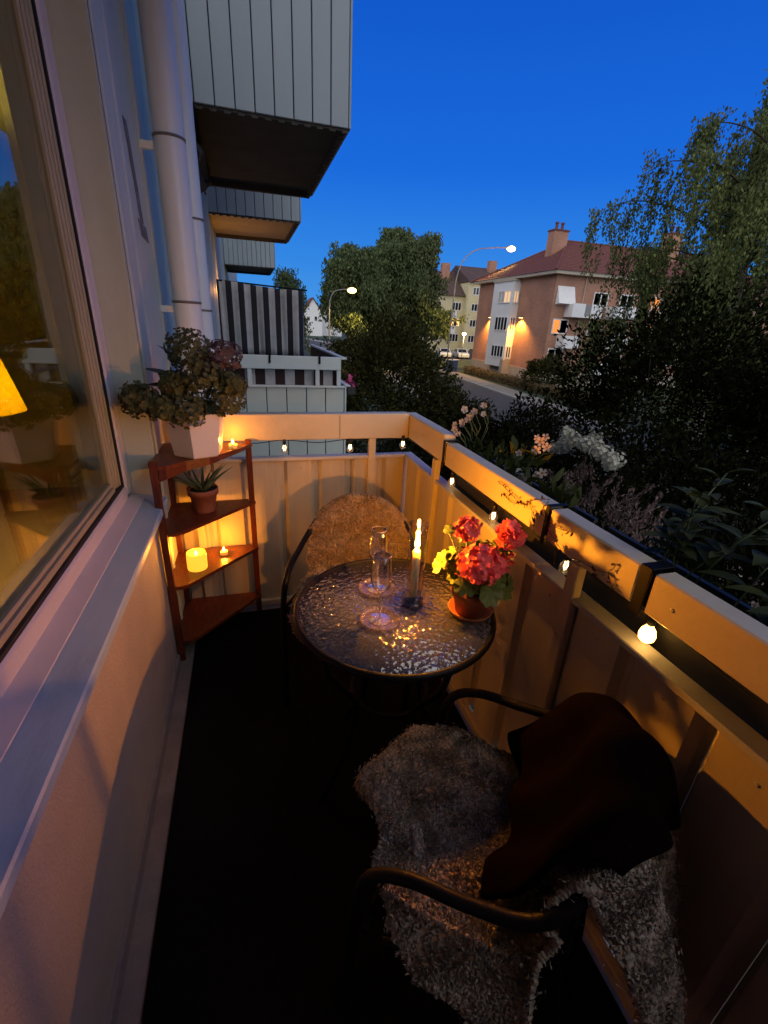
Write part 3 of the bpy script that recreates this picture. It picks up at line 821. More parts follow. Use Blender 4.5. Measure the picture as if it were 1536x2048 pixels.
for i, (c, r, m) in enumerate(heads):
    pl_ = []
    for d in sphere_dirs(95, -0.8, i):
        jit = 1 + random.uniform(-0.16, 0.10) + 0.12 * mnoise.noise(d * 2.3 + Vector((i, 0, 0)))
        dd = (d + Vector([random.uniform(-.35, .35) for _ in range(3)])).normalized()
        pl_.append((Vector(c) + Vector((d.x, d.y, d.z * 0.88)) * r * jit, dd, random.uniform(0.8, 1.25)))
    merge_florets('flower_head', fl, pl_, m, hp)
    MB().tube([(c[0] * 0.2, c[1] * 0.2, 0.14), (c[0] * 0.7, c[1] * 0.7, c[2] * 0.7), c], 0.003, 6).build('stem', 'stem_green', hp, True)
hl = leaf_mesh('hydrangea_leaf', 0.13, 0.038, 'dark_leaf', curl=0.15)
for (p, d, s) in (((-0.06, -0.02, 0.27), (-0.75, -0.5, 0.35), 1.0), ((-0.05, 0.0, 0.30), (-0.8, 0.1, 0.45), 1.1), ((-0.03, 0.02, 0.36), (-0.55, -0.1, 0.75), 0.9), ((0.05, -0.06, 0.24), (0.3, -0.8, -0.2), 0.9),
                  ((0.09, 0.03, 0.30), (0.8, 0.1, 0.25), 0.9), ((0.0, -0.06, 0.28), (-0.3, -0.9, 0.1), 0.8), ((-0.09, -0.05, 0.2), (-0.9, -0.35, 0.05), 0.9), ((0.06, -0.02, 0.20), (0.6, -0.7, -0.1), 0.8), ((0.02, -0.04, 0.25), (0.1, -0.9, -0.3), 0.8)):
    new_obj('leaf', hl, hp, p, aim_y(d, random.uniform(-.4, .4)), s)

# ------------------------------------------------------------------ aloe in terracotta pot
def clay_pot(parent, r, h, m='terracotta'):
    MB().lathe([(0, 0), (r * 0.66, 0), (r * 0.68, 0.003), (r * 0.90, h * 0.74), (r * 0.93, h * 0.745), (r * 1.0, h * 0.75), (r * 1.03, h * 0.985), (r * 1.0, h), (r * 0.93, h), (r * 0.91, h * 0.88)], 36).build('pot', m, parent, True)
    MB().lathe([(0, h * 0.9), (r * 0.92, h * 0.88)], 36).build('soil', 'soil', parent, True)
al = thing('potted_aloe', 'small spiky aloe in terracotta pot on the second shelf', 'potted plant', (-0.235, 2.135, 0.686))
clay_pot(al, 0.068, 0.115)
for k in range(15):
    a = k * 2.4 + 0.3; tilt = 0.35 + 0.55 * (k % 5) / 4
    d = Vector((math.cos(a) * tilt, math.sin(a) * tilt, 1.0)).normalized()
    L = random.uniform(0.09, 0.14)
    pts = [Vector((math.cos(a) * 0.01, math.sin(a) * 0.01, 0.10)) + d * L * t + Vector((math.cos(a), math.sin(a), 0)) * 0.05 * t * t for t in (0, .25, .5, .75, 1)]
    MB().tube(pts, [0.0085, 0.0085, 0.0065, 0.004, 0.0006], 6).build('leaf', 'aloe_leaf', al, True)

# ------------------------------------------------------------------ candles on the shelf
def tealight(label, loc, power):
    t = thing('tea_light', label, 'candle', loc, group='tea lights on the corner shelf')
    MB().lathe([(0, 0), (0.0190, 0), (0.0195, 0.001), (0.0195, 0.0165), (0.0188, 0.0165), (0.0186, 0.012)], 28).build('cup', 'tea_wax', t, True)
    MB().lathe([(0, 0.013), (0.0186, 0.0125)], 28).build('wax_pool', 'tea_wax', t, True)
    MB().tube([(0, 0, 0.012), (0, 0, 0.019)], 0.0009, 6).build('wick', 'wick', t)
    MB().lathe([(0, 0.0175), (0.0035, 0.021), (0.0044, 0.025), (0.0032, 0.032), (0.001, 0.039), (0, 0.041)], 12).build('flame', 'flame_small', t, True)
    link_light('tea_light_glow', 'POINT', power, CANDLE, (0, 0, 0.028), t, 0.004)
    return t
tealight('lit tea light on the top plate beside the white planter', (-0.085, 2.145, 0.986), 1.5)
tealight('lit tea light on the third plate beside the glowing pillar candle', (-0.172, 2.175, 0.423), 2.0)
pc = thing('pillar_candle', 'stout glowing yellow pillar candle on the third plate', 'candle', (-0.288, 2.055, 0.423))
MB().lathe([(0, 0), (0.044, 0), (0.045, 0.003), (0.045, 0.070), (0.044, 0.080), (0.041, 0.085), (0.038, 0.081), (0.034, 0.070), (0.0, 0.068)], 36, wob=lambda w, z: 1 + 0.012 * math.sin(3 * w + 1) * (z > 0.06)).build('wax_body', 'led_wax', pc, True)
MB().lathe([(0, 0.068), (0.004, 0.072), (0.005, 0.078), (0.002, 0.088), (0, 0.092)], 10).build('flame', 'flame_small', pc, True)
link_light('pillar_glow', 'POINT', 2.6, (1.0, 0.33, 0.02), (0, 0, 0.115), pc, 0.02)

# ------------------------------------------------------------------ table
TZ = 0.722
tb = thing('bistro_table', 'round glass-topped bistro table with black rim beside the railing', 'table', (0.405, 1.14, 0.012))
tz = TZ - 0.012
gt = MB().lathe([(0, tz - 0.006), (0.302, tz - 0.006), (0.303, tz - 0.003), (0.302, tz), (0, tz)], 72).build('glass_top', 'table_glass', tb, True)
ring = MB(); n = 72
ring.lathe([(0.300, tz - 0.020), (0.313, tz - 0.020), (0.318, tz - 0.012), (0.317, tz), (0.310, tz + 0.004), (0.303, tz + 0.001), (0.3035, tz - 0.008), (0.300, tz - 0.009), (0.300, tz - 0.020)], 72)
ring.build('rim', 'black_metal', tb, True)
for a in (0.35, 0.35 + math.pi / 2):
    M = Matrix.Rotation(a, 4, 'Z')
    MB().bevbox(-0.299, 0.299, -0.010, 0.010, tz - 0.021 - (0.0 if a < 1 else 0.013), tz - 0.009 - (0.0 if a < 1 else 0.013), 0.002, M).build('cross_bar', 'black_metal', tb)
for k in range(4):
    a = 0.35 + k * math.pi / 2
    d = Vector((math.cos(a), math.sin(a), 0))
    MB().tube([d * 0.27 + Vector((0, 0, tz - 0.034)), d * 0.24 + Vector((0, 0, 0.55)), d * 0.13 + Vector((0, 0, 0.38)), d * 0.16 + Vector((0, 0, 0.2)), d * 0.27 + Vector((0, 0, 0.0))], 0.011, 10).build('leg', 'black_metal', tb, True)
MB().tube([(0.13 * math.cos(t * 2 * math.pi / 24), 0.13 * math.sin(t * 2 * math.pi / 24), 0.38) for t in range(24)], 0.007, 8, closed=True).build('leg_ring', 'black_metal', tb, True)

# coasters and sparkling-wine glasses
def coaster(label, loc):
    t = thing('glass_coaster', label, 'coaster', loc, group='ribbed glass coasters on the table')
    wobf = lambda w, z: 1 + (0.018 * math.cos(40 * w) if True else 0)
    MB().lathe([(0, 0.0), (0.052, 0.0), (0.0585, 0.002), (0.062, 0.009), (0.061, 0.0125), (0.0565, 0.0125), (0.0535, 0.006), (0.050, 0.004), (0, 0.004)], 160, wob=lambda w, z: 1 + (0.03 * math.cos(32 * w) if z > 0.001 and abs(z - 0.004) > 1e-4 else 0)).build('dish', 'coaster_glass', t, True)
    return t
def flute(label, loc):
    t = thing('wine_glass', label, 'wine glass', loc, group='empty tulip glasses on the table')
    MB().lathe([(0, 0.0035), (0.006, 0.0033), (0.030, 0.001), (0.0325, 0.0005), (0.0325, 0), (0, 0)], 40).build('foot', 'stem_glass', t, True)
    MB().lathe([(0.006, 0.0036), (0.0044, 0.010), (0.0038, 0.05), (0.0042, 0.082), (0.006, 0.092)], 20).build('stem', 'stem_glass', t, True)
    MB().lathe([(0.0, 0.090), (0.006, 0.092), (0.013, 0.099), (0.023, 0.113), (0.0295, 0.129), (0.0312, 0.140), (0.0302, 0.158), (0.0268, 0.19), (0.0240, 0.218), (0.0233, 0.2185), (0.0231, 0.217), (0.0259, 0.19), (0.0293, 0.158), (0.0303, 0.140), (0.0286, 0.130), (0.0222, 0.1145), (0.0122, 0.1015), (0, 0.096)], 48).build('bowl', 'clear_glass', t, True)
    MB().tube([(0.0236 * math.cos(k * math.pi / 24), 0.0236 * math.sin(k * math.pi / 24), 0.2185) for k in range(48)], 0.0008, 6, closed=True).build('rim', 'stem_glass', t, True)
    return t
coaster('ribbed glass coaster under the back wine glass', (0.372, 1.243, TZ))
coaster('ribbed glass coaster under the front wine glass', (0.337, 1.074, TZ))
flute('empty tulip wine glass standing farther back, nearer the chair', (0.372, 1.245, TZ + 0.0045))
flute('empty tulip wine glass standing in front, nearer the camera', (0.336, 1.078, TZ + 0.0045))

# candle lantern
ch = thing('candle_holder', 'chunky glass candle holder with tall glass chimney on the table', 'candle holder', (0.464, 1.14, TZ))
MB().lathe([(0, 0), (0.034, 0), (0.037, 0.003), (0.037, 0.012), (0.034, 0.017), (0.030, 0.020), (0.034, 0.025), (0.036, 0.030), (0.036, 0.037), (0.033, 0.040), (0.016, 0.040), (0.0145, 0.024), (0, 0.023)], 44).build('base', 'chunky_glass', ch, True)
MB().lathe([(0.0295, 0.041), (0.0288, 0.10), (0.0285, 0.20), (0.0287, 0.284), (0.0279, 0.285), (0.0275, 0.283), (0.0273, 0.20), (0.0276, 0.10), (0.0283, 0.041)], 48).build('chimney', 'chimney_glass', ch, True)
tc_ = thing('taper_candle', 'lit cream taper candle inside the glass chimney', 'candle', (0.464, 1.14, TZ + 0.0235))
MB().lathe([(0, 0), (0.0125, 0), (0.0125, 0.160), (0.0118, 0.168), (0.0085, 0.173), (0.004, 0.172), (0, 0.171)], 24).build('wax_body', 'wax', tc_, True)
MB().tube([(0, 0, 0.170), (0.0008, 0, 0.183)], 0.001, 6).build('wick', 'wick', tc_)
MB().lathe([(0, 0.178), (0.0055, 0.183), (0.0080, 0.191), (0.0068, 0.202), (0.0035, 0.214), (0.0008, 0.223), (0, 0.225)], 16).build('flame', 'flame', tc_, True)
link_light('candle_light', 'POINT', 19.5, CANDLE, (0, 0, 0.208), tc_, 0.006)

# ------------------------------------------------------------------ geranium
ge = thing('potted_geranium', 'red geranium in terracotta pot on the table by the railing', 'potted plant', (0.628, 1.06, TZ))
MB().lathe([(0, 0), (0.058, 0), (0.068, 0.014), (0.070, 0.018), (0.067, 0.018), (0.057, 0.006), (0, 0.006)], 36).build('saucer', 'terracotta', ge, True)
r, h = 0.066, 0.098
MB().lathe([(0, 0.007), (r * 0.7, 0.007), (r * 0.9, h * 0.72), (r * 1.0, h * 0.73), (r * 1.04, h * 0.985), (r * 1.0, h), (r * 0.93, h), (r * 0.91, h * 0.88)], 40).build('pot', 'terracotta', ge, True)
MB().lathe([(0, h * 0.9), (r * 0.92, h * 0.88)], 40).build('soil', 'soil', ge, True)
gl_ = [round_leaf('geranium_leaf', 0.030, 'ger_leaf', 7), round_leaf('geranium_leaf', 0.023, 'ger_leaf', 6, 0.5)]
stems = MB()
for k in range(58):
    a = k * 2.399; el = 0.1 + 0.85 * ((k * 0.618) % 1)
    rad = 0.05 + 0.065 * ((k * 0.37) % 1)
    c = Vector((math.cos(a) * rad, math.sin(a) * rad * 0.9, 0.10 + 0.115 * el))
    if c.x > 0.13: c.x = 0.13
    d = Vector((math.cos(a), math.sin(a), 0.25 + 0.9 * el)).normalized()
    new_obj('leaf', gl_[k % 2], ge, c, aim(d + Vector((-0.1, -0.25, 0)), random.uniform(0, 6)), random.uniform(0.8, 1.25))
    if k % 2 == 0: stems.tube([(0, 0, 0.085), (c.x * .5, c.y * .5, 0.085 + (c.z - .085) * .7), c], 0.0016, 5)
fm = floret('geranium_floret', 0.0185, 'ger_petal', 5, 0.30, 0.34)
for hi, (c, rr, nf) in enumerate((((-0.018, -0.045, 0.192), 0.058, 95), ((-0.052, -0.01, 0.295), 0.030, 26), ((0.098, -0.005, 0.262), 0.038, 42), ((0.045, -0.03, 0.185), 0.034, 24))):
    hm = []
    for i, d in enumerate(sphere_dirs(nf, -0.75, hi)):
        p = Vector(c) + Vector((d.x, d.y, d.z * 0.9)) * rr * random.uniform(0.65, 1.18)
        hm.append((p, (d + Vector([random.uniform(-.6, .6) for _ in range(3)])).normalized(), random.uniform(0.7, 1.2)))
    merge_florets('flower_head', fm, hm, 'ger_petal', ge)
    stems.tube([(c[0] * .1, c[1] * .1, 0.085), (c[0] * .8, c[1] * .8, c[2] * .7), (c[0], c[1], c[2] - rr * 0.3)], 0.002, 6)
stems.build('stems', 'stem_green', ge, True)['kind'] = 'stuff'
# loose drooping florets under the right-hand head and a pale bud on the left
for p in ((0.108, -0.01, 0.20), (0.092, -0.015, 0.185), (0.12, 0.0, 0.165)):
    new_obj('floret', fm, ge, p, aim((random.uniform(-.5, .5), -0.7, -0.3)), 0.7)
new_obj('leaf', gl_[1], ge, (-0.105, -0.005, 0.290), aim((-0.3, -0.4, 0.7)), 0.75)
MB().tube([(-0.01, 0, 0.085), (-0.07, 0, 0.22), (-0.105, -0.005, 0.289)], 0.0016, 5).build('stem', 'stem_green', ge, True)
# ------------------------------------------------------------------ chairs
def crom(pts, t):
    """Catmull-Rom through pts at t in 0..1"""
    n = len(pts) - 1; x = min(max(t, 0), 0.99999) * n; i = int(x); f = x - i
    P = [np.array(pts[min(max(i + k, 0), n)], float) for k in (-1, 0, 1, 2)]
    return 0.5 * ((2 * P[1]) + (-P[0] + P[2]) * f + (2 * P[0] - 5 * P[1] + 4 * P[2] - P[3]) * f * f + (-P[0] + 3 * P[1] - 3 * P[2] + P[3]) * f ** 3)
def smooth_path(pts, n): return [Vector(crom(pts, i / n)) for i in range(n + 1)]

def bistro_chair(label, loc, rz):
    t = thing('bistro_chair', label, 'chair', loc, rz, group='black tubular bistro chairs')
    half = [(0, -0.232, 0.80), (-0.10, -0.225, 0.786), (-0.185, -0.195, 0.725), (-0.232, -0.13, 0.655), (-0.246, -0.02, 0.628), (-0.252, 0.09, 0.615), (-0.256, 0.165, 0.56), (-0.258, 0.19, 0.42), (-0.255, 0.20, 0.22), (-0.25, 0.215, 0.0)]
    full = [(-x, y, z) for x, y, z in half[::-1]][:-1] + half
    MB().tube(smooth_path(full, 70), 0.0125, 12).build('back_and_arm_tube', 'black_metal', t, True)
    for s in (-1, 1):
        MB().tube(smooth_path([(s * 0.205, -0.175, 0.69), (s * 0.206, -0.180, 0.58), (s * 0.205, -0.19, 0.44), (s * 0.215, -0.24, 0.2), (s * 0.225, -0.29, 0.0)], 16), 0.011, 10).build('rear_leg', 'black_metal', t, True)
        MB().tube([(s * 0.205, -0.20, 0.43), (s * 0.275, 0.12, 0.43)], 0.008, 8).build('side_bar', 'black_metal', t, True)
    MB().tube([(-0.272, 0.16, 0.42), (0.272, 0.16, 0.42)], 0.009, 8).build('front_bar', 'black_metal', t, True)
    seat = MB(); n = 40; vs = [(0, -0.01, 0.432)]
    for k in range(n):
        a = 2 * math.pi * k / n; c, s = math.cos(a), math.sin(a)
        rr = 0.225 / (abs(c) ** 3.4 + abs(s) ** 3.4) ** (1 / 3.4)
        for (q, z) in ((0.97, 0.438), (1.0, 0.447), (1.0, 0.455), (0.98, 0.462)): vs.append((c * rr * q, -0.01 + s * rr * q, z))
    vs.append((0, -0.01, 0.456)); fs = []
    for k in range(n):
        a = 1 + 4 * k; b = 1 + 4 * ((k + 1) % n)
        fs += [(0, b, a), (a, b, b + 1, a + 1), (a + 1, b + 1, b + 2, a + 2), (a + 2, b + 2, b + 3, a + 3), (a + 3, b + 3, len(vs) - 1)]
    seat.add(vs, fs).build('seat', 'sling', t, True)
    bk = MB(); vs = []
    for i in range(13):
        u = -1 + i / 6
        for j in range(7):
            v = j / 6; zt = 0.79 - 0.07 * u * u
            z = 0.50 + (zt - 0.50) * v
            vs.append((u * 0.185, -0.175 - 0.05 * v + 0.02 * u * u, z))
    fs = [(i * 7 + j, (i + 1) * 7 + j, (i + 1) * 7 + j + 1, i * 7 + j + 1) for i in range(12) for j in range(6)]
    b_ = bk.add(vs, fs).build('backrest', 'sling', t, True); m_ = b_.modifiers.new('s', 'SOLIDIFY'); m_.thickness = 0.006
    return t

def surf_grid(fn, nu, nv, u0, u1, v0=0.0, v1=1.0):
    U = np.linspace(u0, u1, nu); V = np.linspace(v0, v1, nv)
    P = np.array([[fn(u, v) for v in V] for u in U])
    du = np.gradient(P, axis=0); dv = np.gradient(P, axis=1)
    N = np.cross(du, dv); N /= np.linalg.norm(N, axis=2, keepdims=True) + 1e-9
    return P, N
def fleece(parent, fn, u0, u1, keep, flip, n_tuft, length, width, seed, nu=70, nv=110, name='fleece'):
    """a hide sheet and thousands of short bent wool locks standing on it"""
    P, N = surf_grid(fn, nu, nv, u0, u1); N = N * flip
    U, V = np.meshgrid(np.linspace(0, 1, nu), np.linspace(0, 1, nv), indexing='ij')
    K = np.vectorize(keep)(U, V)
    vid = -np.ones((nu, nv), int); verts = []; faces = []
    for i in range(nu - 1):
        for j in range(nv - 1):
            if K[i, j] and K[i + 1, j] and K[i, j + 1] and K[i + 1, j + 1]:
                f = []
                for (a, b) in ((i, j), (i + 1, j), (i + 1, j + 1), (i, j + 1)):
                    if vid[a, b] < 0: vid[a, b] = len(verts); verts.append(P[a, b])
                    f.append(vid[a, b])
                faces.append(f)
    hide = link('hide', np_mesh('hide', np.array(verts), np.array(faces)), 'hide', parent, True)
    r = np.random.default_rng(seed)
    fi = r.random(n_tuft * 3) * (nu - 1.001); fj = r.random(n_tuft * 3) * (nv - 1.001)
    i = fi.astype(int); j = fj.astype(int); a = (fi - i)[:, None]; b = (fj - j)[:, None]
    ok = K[i, j] & K[i + 1, j] & K[i, j + 1] & K[i + 1, j + 1]
    # sample by area
    ar = np.linalg.norm(np.cross(P[i + 1, j] - P[i, j], P[i, j + 1] - P[i, j]), axis=1)
    ok &= r.random(len(ar)) < ar / np.percentile(ar, 92)
    i, j, a, b = i[ok][:n_tuft], j[ok][:n_tuft], a[ok][:n_tuft], b[ok][:n_tuft]
    p = (P[i, j] * (1 - a) + P[i + 1, j] * a) * (1 - b) + (P[i, j + 1] * (1 - a) + P[i + 1, j + 1] * a) * b
    nn = norm((N[i, j] + N[i + 1, j + 1])); n = len(p)
    # neighbouring locks lean together
    ph = np.stack([np.sin(p[:, 0] * 55 + 3 * np.sin(p[:, 2] * 40)), np.sin(p[:, 1] * 60 + 2 * np.sin(p[:, 0] * 47)), np.sin(p[:, 2] * 52 + p[:, 1] * 31)], 1)
    lean = norm(nn + ph * 0.40 + r.normal(size=(n, 3)) * 0.30)
    side = norm(np.cross(lean, r.normal(size=(n, 3)))); bit = np.cross(lean, side)
    L = (length * r.uniform(0.6, 1.25, n))[:, None]; W = (width * r.uniform(0.7, 1.3, n))[:, None]
    rings = []
    for (t, w, bend) in ((-0.3, 0.8, 0.0), (0.25, 1.05, 0.06), (0.65, 0.75, 0.14)):
        c = p + lean * L * t + side * L * bend
        for k in range(3):
            an = k * math.pi * 2 / 3 + 0.5
            rings.append(c + (side * math.cos(an) + bit * math.sin(an)) * W * w)
    tip = p + lean * L * 0.85 + side * L * 0.18
    Vv = np.stack(rings + [tip], 1).reshape(-1, 3)
    base = (np.arange(n) * 10)[:, None]; fs = []
    for lv in (0, 3):
        for k in range(3):
            k2 = (k + 1) % 3
            fs += [[lv + k, lv + k2, lv + 3 + k2], [lv + k, lv + 3 + k2, lv + 3 + k]]
    for k in range(3): fs.append([6 + k, 6 + (k + 1) % 3, 9])
    F = np.concatenate([base + np.array([f]) for f in fs], 0)
    # loose fine fibres between and above the locks
    k = int(n * 0.9); q = r.integers(0, n, k); fp = p[q] + r.normal(size=(k, 3)) * width * 1.2
    fd = norm(lean[q] * 0.8 + r.normal(size=(k, 3)) * 0.7); fs_ = norm(np.cross(fd, r.normal(size=(k, 3)))) * 0.00035
    fl = (length * r.uniform(0.55, 1.05, k))[:, None]
    V2 = np.stack([fp - fs_, fp + fs_, fp + fd * fl * 0.6 + nn[q] * 0.002 + fs_, fp + fd * fl + np.cross(fd, nn[q]) * fl * 0.35], 1).reshape(-1, 3)
    b2 = len(Vv) + (np.arange(k) * 4)[:, None]
    F = np.concatenate([F, b2 + np.array([[0, 1, 2]]), b2 + np.array([[0, 2, 3]])], 0); Vv = np.concatenate([Vv, V2], 0)
    fl_ = link(name, np_mesh(name, Vv, F), 'fleece', parent, True)
    stuff(fl_)
    return fl_

# far chair and its sheepskin
FC = (0.385, 1.62, 0.012); FRZ = R_(159.5)
bistro_chair('black bistro chair against the far railing, mostly under a sheepskin', FC, FRZ)
sk1 = thing('sheepskin', 'curly beige sheepskin draped over the far chair', 'sheepskin', FC, FRZ, group='sheepskins on the chairs')
def far_skin(u, v):
    zt = 0.825 - 0.10 * abs(u) ** 2.3
    path = [(-0.285, 0.50), (-0.285, 0.66), (-0.262, zt - 0.03), (-0.232, zt + 0.004), (-0.20, zt - 0.03), (-0.178, 0.65), (-0.16, 0.55), (-0.13, 0.498), (0.02, 0.485), (0.17, 0.487), (0.25, 0.46), (0.275, 0.38)]
    y, z = crom(path, v)
    hw = crom([(0.20,), (0.205,), (0.205,), (0.21,), (0.22,), (0.245,), (0.245,), (0.235,), (0.24,), (0.24,), (0.22,), (0.19,)], v)[0]
    return np.array((u * hw, y + 0.05 * u * u * (v < 0.62), z))
def ragged(u, v, k=0.0):
    e = 0.025 + 0.02 * math.sin(19 * u + k) + 0.015 * math.sin(41 * v + 2 * k)
    return min(u, 1 - u) > e * 0.9 and min(v, 1 - v) > e * 0.6 and (abs(u - .5) * 2) ** 5 + (abs(v - .5) * 2) ** 8 < 1.25
fleece(sk1, far_skin, -1, 1, lambda u, v: ragged(u, v), -1, 22000, 0.0090, 0.0048, 5)

# near chair, its sheepskin and blanket
NC = (0.455, 0.578, 0.012); NRZ = R_(48)
bistro_chair('black bistro chair in the foreground turned toward the table', NC, NRZ)
sk2 = thing('sheepskin', 'long curly beige sheepskin on the foreground chair, hanging over its back', 'sheepskin', NC, NRZ, group='sheepskins on the chairs')
def near_skin(u, v):
    zt = 0.822 - 0.09 * min(1.0, abs(u)) ** 2.2
    path = [(-0.40, 0.20), (-0.405, 0.34), (-0.385, 0.48), (-0.335, 0.62), (-0.278, zt - 0.05), (-0.234, zt + 0.004), (-0.20, zt - 0.04), (-0.18, 0.63), (-0.15, 0.53), (-0.08, 0.493), (0.08, 0.487), (0.20, 0.49), (0.275, 0.475), (0.30, 0.42)]
    y, z = crom(path, v)
    hw = crom([(0.16,), (0.21,), (0.25,), (0.255,), (0.235,), (0.215,), (0.22,), (0.23,), (0.225,), (0.225,), (0.23,), (0.22,), (0.19,), (0.16,)], v)[0]
    x = max(u, -1.0) * hw
    if u < -1.0:
        d = -1.0 - u
        x = -hw - 0.062 * min(1, d * 4); z = z - d * 0.42 + 0.02
    y += 0.05 * u * u * (v < 0.55) + 0.018 * math.sin(7 * u + 3)
    if v > 0.8: y += 0.035 * math.sin(5.0 * u + 0.8)
    return np.array((x, y, z))
def near_keep(a, v):
    u = -1.75 + 2.75 * a
    if u < -1.0:
        d = -1.0 - u
        return 0.58 < v < 0.80 and d < 0.08 + (0.80 - v) / 0.22 * 0.62 + 0.04 * math.sin(60 * v)
    e = 0.03 + 0.02 * math.sin(23 * u) + 0.018 * math.sin(37 * v)
    return (1 - u) > e and min(v, 1 - v) > 0.6 * e and (u > -0.97 or v > 0.58) and (v < 0.80 or u > -1.0 + (v - 0.80) * 4.2)
fleece(sk2, near_skin, -1.75, 1, near_keep, -1, 38000, 0.0110, 0.0055, 11, nu=90, nv=120)

bl = MB()
def blank_fn(u, v):
    zt = 0.846 - 0.085 * abs(u) ** 2.2
    v = v * (0.66 + 0.34 * min(1, max(0, (u + 0.8) / 1.5)))
    path = [(-0.05, 0.535), (-0.10, 0.60), (-0.135, 0.68), (-0.172, zt - 0.012), (-0.235, zt + 0.012), (-0.29, zt - 0.03), (-0.335, 0.69), (-0.372, 0.58)]
    y, z = crom(path, v)
    return np.array((u * (0.225 + 0.01 * math.sin(6 * v)) + 0.012 * math.sin(5 * v + 2), y + 0.045 * u * u + 0.012 * math.sin(9 * u + 4 * v), z + 0.008 * math.sin(8 * u)))
P_, N_ = surf_grid(blank_fn, 40, 40, -0.82, 0.98)
ii = np.arange(40 * 40).reshape(40, 40)
F_ = np.stack([ii[:-1, :-1], ii[1:, :-1], ii[1:, 1:], ii[:-1, 1:]], -1).reshape(-1, 4)
bk_ = link('folded_blanket', np_mesh('folded_blanket', P_.reshape(-1, 3), F_), 'blanket', None, True)
bk_.location = NC; bk_.rotation_euler = (0, 0, NRZ)
tag(bk_, 'dark brown blanket folded over the back of the foreground chair', 'blanket')
m_ = bk_.modifiers.new('s', 'SOLIDIFY'); m_.thickness = 0.016; m_.offset = 1
m_ = bk_.modifiers.new('b', 'SUBSURF'); m_.levels = 1; m_.render_levels = 1

# ------------------------------------------------------------------ string lights under the rail
mat('cord_black', (0.008, 0.008, 0.008), rough=0.5, var=0.1)
thin_glass('bulb_glass', tint=(0.95, 0.93, 0.9), ior=1.5, boost=2.0, power=2.6, diffuse=0.10, dcol=(0.8, 0.75, 0.65))
emit('filament', (1.0, 0.66, 0.28), 14)
emit('bulb_lit', (1.0, 0.52, 0.12), 9)
sl_ = thing('string_lights', 'string of clear globe bulbs hung under the top rail', 'string lights', (0.83, 2.27, 0.975))
SI = Matrix.Translation((-0.83, -2.27, -0.975))
bulbs = [(0.157, 2.272, 0.950), (0.496, 2.272, 0.946), (0.785, 2.262, 0.960), (0.838, 1.722, 0.928), (0.838, 1.345, 0.922), (0.838, 0.930, 0.945), (0.838, 0.632, 0.940), (0.838, 0.20, 0.93), (-0.15, 2.272, 0.95)]
cord = [(-0.35, 2.284, 0.972), (-0.15, 2.284, 0.984), (0.0, 2.284, 0.968), (0.157, 2.284, 0.982), (0.33, 2.284, 0.966), (0.496, 2.284, 0.980), (0.65, 2.284, 0.966), (0.785, 2.28, 0.982), (0.836, 2.20, 0.972), (0.838, 1.95, 0.968), (0.838, 1.722, 0.970), (0.838, 1.53, 0.955), (0.838, 1.345, 0.968), (0.838, 1.13, 0.958), (0.838, 0.93, 0.976), (0.838, 0.78, 0.962), (0.838, 0.632, 0.975), (0.838, 0.4, 0.96), (0.838, 0.2, 0.972), (0.838, -0.4, 0.965), (0.838, -1.1, 0.972)]
o = MB().tube(smooth_path(cord, 160), 0.0022, 6).build('cord', 'cord_black', None, True); o.parent = sl_; o.matrix_parent_inverse = SI
bm_s = MB().lathe([(0, 0.040), (0.007, 0.040), (0.0085, 0.034), (0.0085, 0.014), (0.0065, 0.012), (0, 0.012)], 14)
bm_g = MB().lathe([(0.006, 0.014), (0.009, 0.008), (0.0155, -0.002), (0.0185, -0.014), (0.0165, -0.025), (0.0095, -0.032), (0, -0.034)], 20)
bm_f = MB().tube([(-0.004, 0, 0.008), (-0.006, 0, -0.008), (-0.002, 0, -0.018), (0.003, 0.001, -0.016), (0.006, 0, -0.006), (0.004, 0, 0.008)], 0.0019, 6)
so = go = fo = None
for i, p in enumerate(bulbs):
    lit = i == 6
    for nm, mb_, mm in (('socket', bm_s, 'cord_black'), ('bulb', bm_g, 'bulb_lit' if lit else 'bulb_glass'), ('filament', bm_f, 'filament')):
        if lit and nm == 'filament': continue
        o = mb_.build(nm, mm, None, True); o.parent = sl_; o.matrix_parent_inverse = SI; o.location = p
        if lit and nm == 'bulb': o['label'] = 'the one brightly lit globe bulb'
link_light('bulb_light', 'POINT', 8.0, (1.0, 0.42, 0.06), (0.838 - 0.83, 0.632 - 2.27, 0.926 - 0.975), sl_, 0.019)

